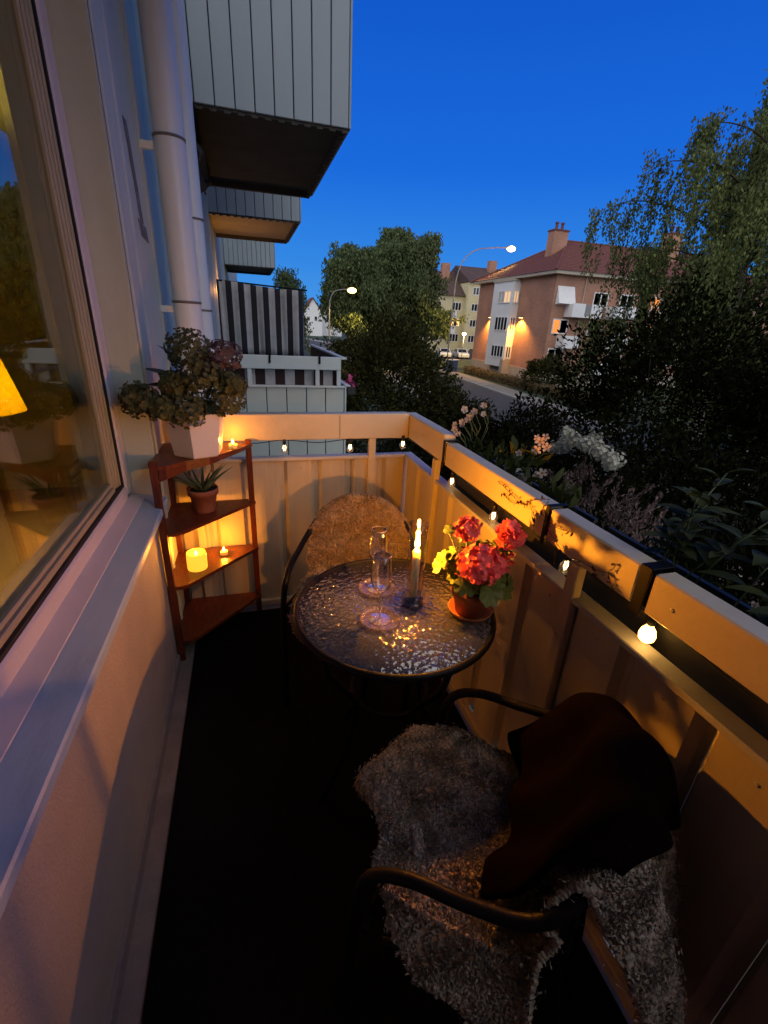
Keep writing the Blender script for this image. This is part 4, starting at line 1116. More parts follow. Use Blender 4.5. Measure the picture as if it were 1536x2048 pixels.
# ------------------------------------------------------------------ flower boxes on the street side of the rail
mat('box_plastic', (0.018, 0.017, 0.017), rough=0.55, var=0.2, scale=10)
mat('pale_petal', (0.70, 0.52, 0.42), col2=(0.78, 0.66, 0.55), rough=0.6, scale=30, trans=0.3)
mat('pink_petal', (0.46, 0.40, 0.36), col2=(0.56, 0.50, 0.46), rough=0.6, scale=30, trans=0.3)
mat('petal_eye', (0.35, 0.18, 0.03), rough=0.7, var=0.2)
mat('box_leaf', (0.04, 0.052, 0.012), col2=(0.075, 0.085, 0.018), rough=0.6, scale=15, trans=0.2, spec=0.15)
mat('twig', (0.05, 0.022, 0.012), rough=0.8, var=0.3, scale=30)
def flower_box(label, y0, y1, hooks):
    t = thing('flower_box', label, 'flower box', (0.95, (y0 + y1) / 2, 0.85), group='flower boxes outside the rail')
    yc = (y0 + y1) / 2; h = (y1 - y0) / 2
    prof = [(-0.052, 0.0), (0.052, 0.0), (0.070, 0.155), (0.078, 0.157), (0.078, 0.168), (0.064, 0.168), (0.058, 0.135), (-0.058, 0.135), (-0.064, 0.168), (-0.074, 0.168), (-0.074, 0.157), (-0.070, 0.155)]
    MB().prism(prof, 'y', -h, h).build('box', 'box_plastic', t)
    MB().box(-0.057, 0.057, -h + 0.01, h - 0.01, 0.1355, 0.142).build('soil', 'soil', t)
    for (hy, w) in hooks:
        a = hy - yc
        k = MB()
        k.bevbox(-0.139, -0.136, a - w / 2, a + w / 2, 0.118, 0.240, 0.001)
        k.bevbox(-0.136, -0.075, a - w / 2, a + w / 2, 0.2365, 0.240, 0.001)
        k.bevbox(-0.0775, -0.0745, a - w / 2, a + w / 2, -0.02, 0.2365, 0.001)
        k.bevbox(-0.0775, 0.05, a - w / 2, a + w / 2, -0.024, -0.020, 0.001)
        k.build('hook', 'black_metal', t)
    return t
bxA = flower_box('black flower box of pale blossoms outside the rail, behind the geranium', 1.05, 1.84, ((1.022, 0.016), (1.786, 0.020)))
bxB = flower_box('black flower box of broad green leaves outside the rail, lower right', -0.05, 0.99, ((0.662, 0.030), (0.10, 0.03)))
pf = floret('pale_floret', 0.019, 'pale_petal', 5, 0.25, 0.27); pf2 = floret('pink_floret', 0.017, 'pink_petal', 5, 0.4, 0.33)
eye = MB().ball((0, 0, 0.002), 0.0045, 8, 6, (1, 1, .6)); eme = bpy.data.meshes.new('floret_eye'); eme.from_pydata(eye.v, [], eye.f); eme.materials.append(MATS['petal_eye'])
oA = Vector((0.95, 1.445, 0.85))
def bloom(t, org, wp, d, me, s, with_eye=True):
    p = Vector(wp) - org
    o = new_obj('flower', me, t, p, aim(d, random.uniform(0, 6)), s)
    if with_eye: new_obj('flower_eye', eme, o)
    return o
stA = MB()
for (wp, me, s) in (((1.0, 1.375, 1.185), pf, 1.0), ((1.01, 1.345, 1.17), pf, .95), ((0.985, 1.365, 1.155), pf, 1.0), ((1.02, 1.375, 1.20), pf, .8), ((0.965, 1.44, 1.125), pf, .8), ((0.985, 1.33, 1.07), pf, 1.05), ((0.99, 1.315, 1.085), pf, 1.0), ((0.965, 1.36, 1.04), pf, 1.1), ((0.955, 1.375, 1.045), pf, .95), ((0.945, 1.385, 1.03), pf, .85), ((1.01, 1.41, 1.19), pf, .7)):
    bloom(bxA, oA, wp, (-0.75, -0.75, 0.35 + random.uniform(-.3, .3)), me, s)
    stA.tube([(random.uniform(0, 0.04), wp[1] - oA.y + random.uniform(-.03, .03), 0.14), (Vector(wp) - oA) * 0.85 + Vector((0, 0, .01)), Vector(wp) - oA + Vector((.004, .004, -.002))], 0.0014, 5)
for (wp, s) in (((0.862, 1.80, 1.135), 1.0), ((0.875, 1.795, 1.115), .9), ((0.868, 1.815, 1.155), .8), ((0.93, 1.80, 1.19), 1.1), ((0.915, 1.84, 1.215), 1.1), ((0.94, 1.84, 1.17), 1.0), ((0.955, 1.815, 1.21), 1.0), ((1.00, 1.82, 1.235), .95), ((0.925, 1.86, 1.145), .9), ((0.985, 1.79, 1.205), .85), ((0.90, 1.815, 1.165), .9)):
    bloom(bxA, oA, wp, (-0.5 + random.uniform(-.5, .5), -0.75, 0.35 + random.uniform(-.3, .4)), pf2, s, False)
    stA.tube([(random.uniform(-0.02, 0.04), 0.36, 0.14), (Vector(wp) - oA) * 0.8 + Vector((0, 0, .02)), Vector(wp) - oA], 0.0014, 5)
stuff(stA.build('stems', 'stem_green', bxA, True))
bxl = leaf_mesh('box_leaf', 0.075, 0.016, 'box_leaf', curl=0.25)
for k in range(95):
    yy = random.uniform(-0.37, 0.385); d = Vector((random.uniform(-.6, .7), random.uniform(-.7, .5), random.uniform(0.1, 1.2)))
    new_obj('leaf', bxl, bxA, (random.uniform(-.045, .05), yy, random.uniform(0.15, 0.22 + 0.09 * math.exp(-((yy + 0.08) / 0.12) ** 2))), aim_y(d, random.uniform(0, 6)), random.uniform(0.6, 1.2))
oB = Vector((0.95, 0.47, 0.85))
bgl = leaf_mesh('broad_leaf', 0.105, 0.026, 'box_leaf', curl=0.3)
stB = MB()
for k in range(26):
    y0 = random.uniform(-0.42, 0.34); tip = Vector((random.uniform(-.02, .22), y0 + random.uniform(-.08, .05), random.uniform(0.23, 0.40)))
    b0 = Vector((random.uniform(-.03, .04), y0, 0.14))
    stB.tube([b0, b0.lerp(tip, .5) + Vector((0, 0, .03)), tip], 0.002, 5)
    for q in range(8):
        f = 0.3 + 0.7 * q / 7; a = q * 2.4 + k
        p = b0.lerp(tip, f) + Vector((0, 0, .03 * math.sin(math.pi * f)))
        d = Vector((math.cos(a), math.sin(a), 0.45 + 0.3 * (q > 5)))
        new_obj('leaf', bgl, bxB, p, aim_y(d, 0), random.uniform(0.55, 1.0) * (1.1 - 0.3 * f))
stuff(stB.build('stems', 'stem_green', bxB, True))

# thin trailing twig that has grown over the rail
vn = thing('trailing_vine', 'thin leafy vine trailing over the inner face of the orange-lit rail', 'vine', (0.81, 1.0, 1.09))
vx = 0.8125
strands = [[(vx + .03, 1.06, 1.092), (vx - .002, 1.10, 1.075), (vx - .003, 1.14, 1.045), (vx - .004, 1.22, 1.055), (vx - .004, 1.30, 1.068)],
           [(vx - .003, 1.11, 1.06), (vx - .004, 1.07, 1.03), (vx - .003, 1.065, 1.0)],
           [(vx + .02, 1.05, 1.09), (vx - .006, 1.04, 1.06), (vx - .004, 0.97, 1.045), (vx - .003, 0.90, 1.06)],
           [(vx - .006, 1.03, 1.045), (vx - .005, 0.99, 1.02), (vx - .005, 0.93, 0.995), (vx - .004, 0.905, 0.985), (vx - .004, 0.86, 1.0), (vx - .004, 0.80, 1.005), (vx - .004, 0.755, 1.022), (vx - .003, 0.74, 1.05)],
           [(vx - .004, 0.80, 1.005), (vx - .005, 0.785, 0.99)], [(vx - .004, 0.755, 1.022), (vx - .004, 0.74, 1.0), (vx - .004, 0.725, 0.99)],
           [(vx - .003, 1.14, 1.045), (vx - .004, 1.20, 1.03), (vx - .003, 1.27, 1.035)]]
vb = MB()
for s_ in strands: vb.tube(smooth_path(s_, 14), 0.0010, 5)
vb.build('twig', 'twig', vn, True).matrix_parent_inverse = Matrix.Translation((-0.81, -1.0, -1.09))
vl = leaf_mesh('vine_leaf', 0.016, 0.0042, 'twig', curl=0.2, n=4)
for s_ in strands:
    pp = smooth_path(s_, 26 if s_ is strands[0] else 10)
    for q in pp[2:]:
        new_obj('leaf', vl, vn, Vector((q.x - 0.001, q.y, q.z)) - Vector((0.81, 1.0, 1.09)), aim_y((random.uniform(-.35, .0), random.uniform(-1, 1), random.uniform(-1, 1)), random.uniform(0, 6)), random.uniform(0.5, 1.1))

# hanging lamp in the room
lp = thing('hanging_lamp', 'yellow-shaded hanging lamp seen through the window', 'lamp', (-1.35, 2.87, 1.02))
MB().tube([(0, 0, 0.33), (0, 0, 1.478)], 0.004, 6).build('cord', 'black_metal', lp, True)
MB().lathe([(0, 0.36), (0.03, 0.355), (0.03, 0.31), (0, 0.305)], 14).build('lamp_cap', 'black_metal', lp, True)
mat('lamp_shade', (0.80, 0.60, 0.05), rough=0.9, var=0.08, scale=12, bump=0.2, bscale=200, trans=0.7)
MB().lathe([(0.19, 0.0), (0.115, 0.34), (0.113, 0.34), (0.187, 0.0)], 36).build('lamp_shade', 'lamp_shade', lp, True)
link_light('room_light', 'POINT', 130, (1.0, 0.76, 0.28), (0, 0, 0.17), lp, 0.05)
# ------------------------------------------------------------------ far materials
def brick_mat(name, c1, c2, mortar):
    m, nt, b = _new(name); n = nt.nodes; L = nt.links
    tc = n.new('ShaderNodeTexCoord'); mp = n.new('ShaderNodeMapping'); mp.vector_type = 'POINT'
    sp = n.new('ShaderNodeSeparateXYZ'); cb = n.new('ShaderNodeCombineXYZ'); ad = n.new('ShaderNodeMath')
    L.new(tc.outputs['Object'], sp.inputs[0]); L.new(sp.outputs[0], ad.inputs[0]); L.new(sp.outputs[1], ad.inputs[1])
    L.new(ad.outputs[0], cb.inputs[0]); L.new(sp.outputs[2], cb.inputs[1])
    br = n.new('ShaderNodeTexBrick'); br.inputs['Scale'].default_value = 1.0; br.inputs['Brick Width'].default_value = 0.25; br.inputs['Row Height'].default_value = 0.075
    br.inputs['Mortar Size'].default_value = 0.008; br.inputs['Color1'].default_value = (*c1, 1); br.inputs['Color2'].default_value = (*c2, 1); br.inputs['Mortar'].default_value = (*mortar, 1)
    L.new(cb.outputs[0], br.inputs['Vector'])
    nz = n.new('ShaderNodeTexNoise'); nz.inputs['Scale'].default_value = 0.7; nz.inputs['Detail'].default_value = 6; L.new(tc.outputs['Object'], nz.inputs[0])
    mx = n.new('ShaderNodeMix'); mx.data_type = 'RGBA'; mx.blend_type = 'OVERLAY'; mx.inputs[0].default_value = 0.35
    L.new(br.outputs[0], mx.inputs[6]); L.new(nz.outputs['Fac'], mx.inputs[7]); L.new(mx.outputs[2], b.inputs['Base Color'])
    b.inputs['Roughness'].default_value = 0.9
    bp = n.new('ShaderNodeBump'); bp.inputs['Strength'].default_value = 0.4; bp.inputs['Distance'].default_value = 0.02; L.new(br.outputs['Fac'], bp.inputs['Height']); bp.invert = True
    L.new(bp.outputs[0], b.inputs['Normal'])
    return m
brick_mat('red_brick', (0.41, 0.19, 0.115), (0.33, 0.15, 0.095), (0.34, 0.25, 0.19))
mat('roof_tile', (0.13, 0.042, 0.032), rough=0.85, var=0.25, scale=3, bump=0.8, bscale=6, stretch=(1, 1, 4))
mat('roof_dark', (0.070, 0.042, 0.036), rough=0.85, var=0.25, scale=2, bump=0.6, bscale=5)
mat('plinth', (0.36, 0.30, 0.24), rough=0.9, var=0.15, scale=1.5)
mat('eave_paint', (0.42, 0.36, 0.28), rough=0.7, var=0.08, scale=2)
mat('tower_white', (0.70, 0.70, 0.68), rough=0.6, var=0.04, scale=1.5, dirt=0.2, dirtcol=(0.45, 0.45, 0.43))
mat('yellow_render', (0.56, 0.50, 0.30), rough=0.9, var=0.06, scale=1.0, dirt=0.2, dirtcol=(0.35, 0.31, 0.2))
mat('white_metal', (0.70, 0.70, 0.70), rough=0.5, var=0.05, scale=3)
mat('far_glass', (0.015, 0.017, 0.02), rough=0.08, var=0.1, scale=2)
mat('curtain_pale', (0.45, 0.42, 0.38), rough=0.8, var=0.2, scale=5)
emit('window_warm', (1.0, 0.52, 0.14), 1.5)
emit('window_dim', (1.0, 0.62, 0.30), 0.55)
emit('street_bulb', (1.0, 0.56, 0.16), 9)
mat('lamp_pole', (0.22, 0.22, 0.21), rough=0.5, metal=0.3, var=0.1, scale=5)
mat('leaf_birch', (0.085, 0.115, 0.040), col2=(0.14, 0.165, 0.055), rough=0.7, spec=0.12, scale=0.5, island=0.45, trans=0.25)
mat('leaf_mid', (0.070, 0.105, 0.045), col2=(0.11, 0.14, 0.06), rough=0.7, spec=0.12, scale=0.25, island=0.4, trans=0.25)
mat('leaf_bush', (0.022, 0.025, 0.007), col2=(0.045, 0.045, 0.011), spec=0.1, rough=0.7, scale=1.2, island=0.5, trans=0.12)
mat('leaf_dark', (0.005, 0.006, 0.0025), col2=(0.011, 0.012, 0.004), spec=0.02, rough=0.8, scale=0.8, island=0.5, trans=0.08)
mat('leaf_hedge', (0.10, 0.075, 0.030), col2=(0.14, 0.095, 0.04), rough=0.8, scale=1.2, island=0.4, trans=0.1)
mat('white_bloom', (0.34, 0.33, 0.25), col2=(0.46, 0.44, 0.34), rough=0.8, scale=6, island=0.25, trans=0.2)
mat('brown_plume', (0.15, 0.095, 0.085), col2=(0.22, 0.145, 0.125), rough=0.9, scale=6, island=0.35)
mat('bark_white', (0.42, 0.38, 0.33), col2=(0.10, 0.08, 0.07), rough=0.9, scale=3, bump=0.3, bscale=12)
mat('bark_dark', (0.05, 0.038, 0.028), rough=0.95, var=0.3, scale=6, bump=0.4, bscale=20)
mat('car_white', (0.55, 0.57, 0.60), rough=0.25, var=0.02)
mat('car_blue', (0.05, 0.07, 0.14), rough=0.25, var=0.02)
mat('tyre', (0.012, 0.012, 0.012), rough=0.9, var=0.1)
emit('dim_lamp', (1.0, 0.7, 0.3), 14)

def Bt(t, org):
    I = Matrix.Translation(-Vector(org))
    def P(mb, name, m, parent=None, smooth=False):
        o = mb.build(name, m, None, smooth)
        if parent is None: o.parent = t; o.matrix_parent_inverse = I
        else: o.parent = parent
        return o
    return P
def win_y(P, x0, x1, y, z0, z1, glass='far_glass', n=2, depth=0.10):
    """window in a wall facing -Y: frame ring with mullions and its panes"""
    f = MB(); w = 0.09
    f.box(x0, x1, y - 0.04, y + depth, z0, z0 + w); f.box(x0, x1, y - 0.04, y + depth, z1 - w, z1)
    f.box(x0, x0 + w, y - 0.04, y + depth, z0 + w, z1 - w); f.box(x1 - w, x1, y - 0.04, y + depth, z0 + w, z1 - w)
    for k in range(1, n):
        c = x0 + (x1 - x0) * k / n; f.box(c - 0.05, c + 0.05, y - 0.03, y + depth, z0 + w, z1 - w)
    fr = P(f, 'window', 'white_metal')
    g = glass if isinstance(glass, (list, tuple)) else [glass] * n
    for k in range(n):
        a = x0 + (x1 - x0) * k / n; b = x0 + (x1 - x0) * (k + 1) / n
        P(MB().box(a + 0.05, b - 0.05, y + 0.0, y + 0.02, z0 + w, z1 - w), 'pane', g[k], fr)
    return fr
def win_x(P, y0, y1, x, z0, z1, glass='far_glass', n=4):
    """window in a wall facing -X"""
    f = MB(); w = 0.08
    f.box(x - 0.04, x + 0.1, y0, y1, z0, z0 + w); f.box(x - 0.04, x + 0.1, y0, y1, z1 - w, z1)
    for k in range(n + 1):
        c = y0 + (y1 - y0) * k / n; f.box(x - 0.035, x + 0.1, max(y0, c - 0.06), min(y1, c + 0.06), z0 + w, z1 - w)
    fr = P(f, 'window', 'white_metal')
    g = glass if isinstance(glass, (list, tuple)) else [glass] * n
    for k in range(n):
        a = y0 + (y1 - y0) * k / n; b = y0 + (y1 - y0) * (k + 1) / n
        P(MB().box(x - 0.01, x + 0.01, a + 0.06, b - 0.06, z0 + w, z1 - w), 'pane', g[k], fr)
    return fr
def far_balcony(P, x0, x1, y, z, split=True):
    """slab with white metal parapet panels facing -Y"""
    s = P(MB().box(x0, x1, y - 1.1, y, z - 0.12, z), 'balcony', 'white_metal')
    if split:
        m = x0 + (x1 - x0) * 0.42
        P(MB().box(x0, m - 0.02, y - 1.1, y - 1.05, z + 0.005, z + 0.95), 'balcony_panel', 'white_metal', s)
        P(MB().box(m + (x1 - x0) * 0.2, x1, y - 1.1, y - 1.05, z + 0.005, z + 0.95), 'balcony_panel', 'white_metal', s)
        P(MB().box(m - 0.02, m + (x1 - x0) * 0.2, y - 1.08, y - 1.06, z + 0.005, z + 0.90), 'balcony_panel', 'lamp_pole', s)
    else:
        P(MB().box(x0, x1, y - 1.1, y - 1.05, z + 0.005, z + 0.9), 'balcony_panel', 'white_metal', s)
    P(MB().box(x0, x0 + 0.04, y - 1.049, y, z + 0.005, z + 0.9), 'balcony_side', 'white_metal', s)
    P(MB().box(x1 - 0.04, x1, y - 1.049, y, z + 0.005, z + 0.9), 'balcony_side', 'white_metal', s)
    return s

# ------------------------------------------------------------------ red brick block
BX0, BX1, BY0, BY1, BZ = 25.3, 52.0, 36.6, 50.4, 6.05
bb = thing('brick_building', 'three-storey red brick block with white stair tower and tiled hip roof', 'building', (BX0, BY0, GZ))
P = Bt(bb, (BX0, BY0, GZ))
P(MB().box(BX0, BX1, BY0, BY1, GZ + 1.35, BZ), 'wall', 'red_brick')
P(MB().box(BX0 - 0.06, BX1, BY0 - 0.06, BY1 + 0.06, GZ - 0.1, GZ + 1.349), 'plinth', 'plinth')
P(MB().box(BX0 - 0.55, BX1 + .5, BY0 - 0.55, BY1 + 0.55, BZ + 0.001, BZ + 0.26), 'eave', 'eave_paint')
rx0, rx1, ry0, ry1, rz = BX0 - 0.65, BX1 + 0.65, BY0 - 0.65, BY1 + 0.65, BZ + 0.262
ym = (ry0 + ry1) / 2
rf = P(MB().add([(rx0, ry0, rz), (rx1, ry0, rz), (rx1, ry1, rz), (rx0, ry1, rz), (30.6, ym, 9.75), (47, ym, 9.75)],
             [(0, 1, 5, 4), (1, 2, 5), (2, 3, 4, 5), (3, 0, 4), (3, 2, 1, 0)]), 'roof', 'roof_tile')
for a, b in (((rx0, ry0, rz), (30.6, ym, 9.75)), ((rx0, ry1, rz), (30.6, ym, 9.75)), ((30.6, ym, 9.75), (47, ym, 9.75))):
    P(MB().tube([a, b], 0.11, 6), 'ridge_tiles', 'roof_tile', rf)
# courses of tiles as low steps on the two slopes in view
for k in range(1, 22):
    f = k / 22
    a = Vector((rx0, ry0, rz)).lerp(Vector((30.6, ym, 9.75)), f); b = Vector((rx1, ry0, rz)).lerp(Vector((47, ym, 9.75)), f); c = Vector((rx0, ry1, rz)).lerp(Vector((30.6, ym, 9.75)), f)
    P(MB().tube([a, b], 0.035, 4), 'tile_course', 'roof_tile', rf); P(MB().tube([a, c], 0.035, 4), 'tile_course', 'roof_tile', rf)
for (cx_, cy_, zt) in ((28.5, 42.2, 10.15), (41.0, 41.5, 10.9)):
    c = P(MB().box(cx_ - 0.75, cx_ + 0.75, cy_ - 0.5, cy_ + 0.5, 7.0, zt), 'chimney', 'red_brick', rf)
    P(MB().box(cx_ - 0.82, cx_ + 0.82, cy_ - 0.57, cy_ + 0.57, zt + .001, zt + 0.12), 'chimney_cap', 'roof_tile', rf)
    for dx in (-0.3, 0.3): P(MB().lathe([(0.13, zt + .12), (0.13, zt + 0.6), (0.17, zt + 0.62), (0.17, zt + 0.75), (0, zt + .75)], 10, (cx_ + dx, cy_, 0)), 'chimney_pot', 'roof_tile', rf)
# stair tower
P(MB().box(24.55, BX0 - 0.002, 42.0, 45.8, GZ + 1.15, 5.85), 'stair_tower', 'tower_white')
P(MB().box(24.45, BX0 - 0.001, 41.9, 45.9, 5.852, 5.98), 'tower_roof', 'eave_paint')
P(MB().box(24.4, BX0 - 0.07, 41.85, 42.4, GZ, GZ + 1.9), 'tower_step', 'plinth')
for (z0, z1, g) in ((3.95, 5.05, ['window_dim', 'window_dim', 'curtain_pale', 'curtain_pale']), (1.45, 2.75, 'far_glass'), (-1.05, 0.1, 'far_glass')):
    win_x(P, 42.25, 44.6, 24.52, z0, z1, g, 4)
    win_y(P, 24.62, 25.2, 41.97, z0, z1, 'window_dim' if z0 > 3 else 'far_glass', 2)
# windows of the garden front
lit = {(0, 1): ['window_warm', 'curtain_pale'], (3, 1): ['window_warm', 'window_warm'], (3, 0): ['window_dim', 'window_warm'], (2, 0): ['curtain_pale', 'far_glass']}
for ci, x0 in enumerate((25.65, 29.3, 32.1, 35.0, 38.6, 41.6, 45.0, 48.4)):
    for ri, z0 in enumerate((3.75, 1.45, -0.95)):
        if ci == 0 and ri == 0: continue
        win_y(P, x0, x0 + 1.55, BY0 - 0.0, z0, z0 + 1.2, lit.get((ci, ri), ['far_glass', 'curtain_pale' if (ci + ri) % 3 == 0 else 'far_glass']), 2, 0.02)
aw_ = P(MB().add([(25.55, BY0 - 0.02, 5.2), (27.2, BY0 - 0.02, 5.2), (27.2, BY0 - 0.55, 3.85), (25.55, BY0 - 0.55, 3.85), (25.55, BY0 - 0.02, 3.75), (27.2, BY0 - 0.02, 3.75)],
                 [(0, 1, 2, 3), (3, 2, 5, 4), (0, 3, 4), (1, 5, 2)]), 'window_awning', 'white_metal')
for (x0, x1, z) in ((26.6, 29.6, 2.95), (26.3, 27.9, 0.45), (30.8, 33.4, 2.95), (30.8, 33.2, 0.45), (30.2, 32.6, -1.75), (36.6, 39.2, 2.95), (36.6, 39.2, 0.45), (43.2, 45.8, 2.95), (43.2, 45.8, 0.45)):
    far_balcony(P, x0, x1, BY0 - 0.002, z, x1 - x0 > 2)
P(MB().tube([(28.2, BY0 - 0.07, GZ), (28.2, BY0 - 0.07, BZ)], 0.05, 8), 'downpipe', 'eave_paint')
# two facade lamps throwing light down the brick
for y_ in (46.9, 40.95):
    l = MB().box(24.98, 25.29, y_ - 0.12, y_ + 0.12, 2.70, 2.84)
    fx = P(l, 'facade_lamp', 'lamp_pole')
    P(MB().box(25.0, 25.27, y_ - 0.1, y_ + 0.1, 2.66, 2.698), 'lamp_glass', 'street_bulb', fx)
    link_light('facade_light', 'SPOT', 1500, (1.0, 0.46, 0.07), (24.78 - BX0, y_ - BY0, 2.62 - GZ), bb, 0.08, (125, 0.6), (0.22, 0, -1))

# ------------------------------------------------------------------ pale yellow block beyond
YB = 78.0
yb = thing('yellow_building', 'pale yellow apartment block with balconies and dark roof behind the street lamp', 'building', (30, YB, GZ))
P = Bt(yb, (30, YB, GZ))
P(MB().box(27.5, 36.5, YB, YB + 11, GZ, 6.5), 'wall', 'yellow_render')
P(MB().add([(27.0, YB - 0.5, 6.5), (36.8, YB - 0.5, 6.5), (36.8, YB + 11.5, 6.5), (27.0, YB + 11.5, 6.5), (29.5, YB + 5.5, 10.6), (36.8, YB + 5.5, 10.6)],
           [(0, 1, 5, 4), (1, 2, 5), (2, 3, 4, 5), (3, 0, 4), (3, 2, 1, 0)]), 'roof', 'roof_dark')
P(MB().box(36.5, 56, YB - 1.2, YB + 11, GZ, 8.6), 'wing_wall', 'yellow_render')
P(MB().add([(36.4, YB - 1.7, 8.6), (56, YB - 1.7, 8.6), (56, YB + 11.5, 8.6), (36.4, YB + 11.5, 8.6), (36.4, YB + 5, 11.6), (54, YB + 5, 11.6)],
           [(0, 1, 5, 4), (1, 2, 5), (2, 3, 4, 5), (3, 0, 4), (3, 2, 1, 0)]), 'wing_roof', 'roof_dark')
P(MB().box(27.45, 36.6, YB - 0.06, YB - 0.001, GZ, GZ + 0.9), 'plinth', 'plinth')
P(MB().box(33.2, 34.6, YB + 3, YB + 4, 8.0, 11.6), 'chimney', 'red_brick'); P(MB().box(42, 43.4, YB + 3, YB + 4, 9.5, 12.6), 'chimney', 'red_brick')
for (x0, z0, g) in ((34.3, 4.2, 'far_glass'), (34.3, 1.7, 'window_warm'), (34.3, -0.8, 'far_glass'), (30.6, 4.2, 'far_glass'), (30.6, 1.7, 'far_glass'), (28.3, 4.2, 'far_glass'), (28.3, 1.7, 'far_glass'), (28.3, -0.8, 'far_glass'), (30.6, -0.8, 'far_glass')):
    win_y(P, x0, x0 + 1.7, YB - 0.002, z0, z0 + 1.3, [g, 'far_glass', g], 3, 0.0)
for x0 in (37.3, 41.5):
    for z0 in (6.7, 4.2, 1.7, -0.8): win_y(P, x0, x0 + 1.7, YB - 1.202, z0, z0 + 1.2, 'far_glass', 3, 0.0)
for (x0, x1, z) in ((32.6, 34.8, 3.1), (32.6, 34.8, 0.6)): far_balcony(P, x0, x1, YB - 0.003, z)
for (x0, x1, z) in ((38.4, 40.9, 5.5), (38.4, 40.9, 3.0), (38.4, 40.9, 0.5)): far_balcony(P, x0, x1, YB - 1.203, z)

# lamp-lit gable behind the birches and small far houses
def house(name, label, x0, x1, y0, y1, eave, ridge, wallm, roofm):
    t = thing(name, label, 'house', (x0, y0, GZ)); P = Bt(t, (x0, y0, GZ))
    P(MB().box(x0, x1, y0, y1, GZ, eave), 'wall', wallm)
    xm = (x0 + x1) / 2
    P(MB().add([(x0, y0, eave), (x1, y0, eave), (xm, y0, ridge), (x0, y1, eave), (x1, y1, eave), (xm, y1, ridge)], [(0, 1, 2), (5, 4, 3), (0, 2, 5, 3), (1, 4, 5, 2), (0, 3, 4, 1)]), 'gable', wallm)
    P(MB().add([(x0 - 0.5, y0 - 0.4, eave - 0.25), (xm, y0 - 0.4, ridge + 0.1), (x1 + 0.5, y0 - 0.4, eave - 0.25), (x0 - 0.5, y1, eave - 0.25), (xm, y1, ridge + 0.1), (x1 + 0.5, y1, eave - 0.25),
                (x0 - 0.5, y0 - 0.4, eave + 0.0), (xm, y0 - 0.4, ridge + 0.4), (x1 + 0.5, y0 - 0.4, eave + 0.0), (x0 - 0.5, y1, eave + 0.0), (xm, y1, ridge + 0.4), (x1 + 0.5, y1, eave + 0.0)],
               [(6, 7, 10, 9), (7, 8, 11, 10), (0, 3, 4, 1), (1, 4, 5, 2), (0, 1, 7, 6), (1, 2, 8, 7), (0, 6, 9, 3), (2, 5, 11, 8)]), 'roof', roofm)
    wdt = (x1 - x0) / 3
    for k in range(2): win_y(P, x0 + wdt * (0.5 + 1.2 * k), x0 + wdt * (0.5 + 1.2 * k) + wdt * .5, y0 - 0.003, eave - 2.2, eave - 0.9, 'far_glass', 2, 0.0)
    return t, P
hs, P = house('lamplit_house', 'orange lamplit house wall glimpsed behind the birch trunks', 23.5, 31.5, 92, 100, 2.2, 5.4, 'yellow_render', 'roof_dark')
P(MB().ball((29.6, 91.4, 0.6), 0.28, 10, 8), 'porch_lamp', 'dim_lamp', None, True)
link_light('porch_light', 'POINT', 1800, (1.0, 0.52, 0.12), (29.2 - 23.5, 90.8 - 92, 0.4 - GZ), hs, 0.25)
house('far_house', 'far white gabled house with red roof left of the birches', 17.6, 23.2, 150, 158, 3.4, 7.4, 'tower_white', 'roof_tile')
house('far_house', 'second far white gabled house with red roof, half behind the birch', 24.0, 30.5, 156, 164, 3.2, 7.2, 'tower_white', 'roof_tile')

# ------------------------------------------------------------------ street lamps
def street_lamp(label, base, path, head, energy):
    t = thing('street_lamp', label, 'street lamp', base, group='street lamps')
    pts = smooth_path(path, 26); n = len(pts)
    MB().tube([Vector((0, 0, 0)), Vector((0, 0, 1.2))], 0.11, 10).build('pole_base', 'lamp_pole', t, True)
    MB().tube([Vector((0, 0, 1.15))] + pts, [0.075] + [0.075 - 0.03 * i / n for i in range(n)], 8).build('pole', 'lamp_pole', t, True)
    h = Vector(head)
    MB().bevbox(h.x - 0.45, h.x + 0.4, h.y - 0.16, h.y + 0.16, h.z - 0.02, h.z + 0.12, 0.04).build('lamp_head', 'lamp_pole', t)
    MB().ball((h.x + 0.05, h.y, h.z - 0.12), 0.38, 14, 10, (1.3, 0.9, 0.75)).build('lamp_bulb', 'street_bulb', t, True)
    link_light('street_light', 'SPOT', energy, (1.0, 0.58, 0.15), (h.x, h.y, h.z - 0.5), t, 0.2, (140, 0.5), (0, 0, -1))
    return t
street_lamp('tall curved street lamp glowing left of the brick block', (22.1, 50.2, GZ), [(0, 0, 2), (0.05, 0, 7), (0.2, 0, 9.6), (0.9, 0, 11.4), (2.2, 0, 12.3), (4.0, 0, 12.65), (5.9, 0, 12.8)], (6.2, 0, 12.85), 16000)
street_lamp('smaller curved street lamp glowing in front of the left birch', (8.8, 52.0, GZ), [(0, 0, 2), (0.0, 0, 5.6), (0.08, 0, 6.6), (0.5, 0, 7.4), (1.2, 0, 7.65), (2.0, 0, 7.75)], (2.35, 0, 7.78), 5000)
# low park lamp in front of the yellow block
pl2 = thing('path_lamp', 'short path lamp glowing in front of the yellow block', 'street lamp', (31.4, 66, GZ))
MB().tube([(0, 0, 0), (0, 0, 3.6)], 0.05, 8).build('pole', 'lamp_pole', pl2, True)
MB().ball((0, 0, 3.75), 0.3, 12, 8, (1, 1, 0.7)).build('lamp_bulb', 'dim_lamp', pl2, True)
link_light('path_light', 'POINT', 800, (1.0, 0.66, 0.25), (0, -0.5, 3.6), pl2, 0.2)

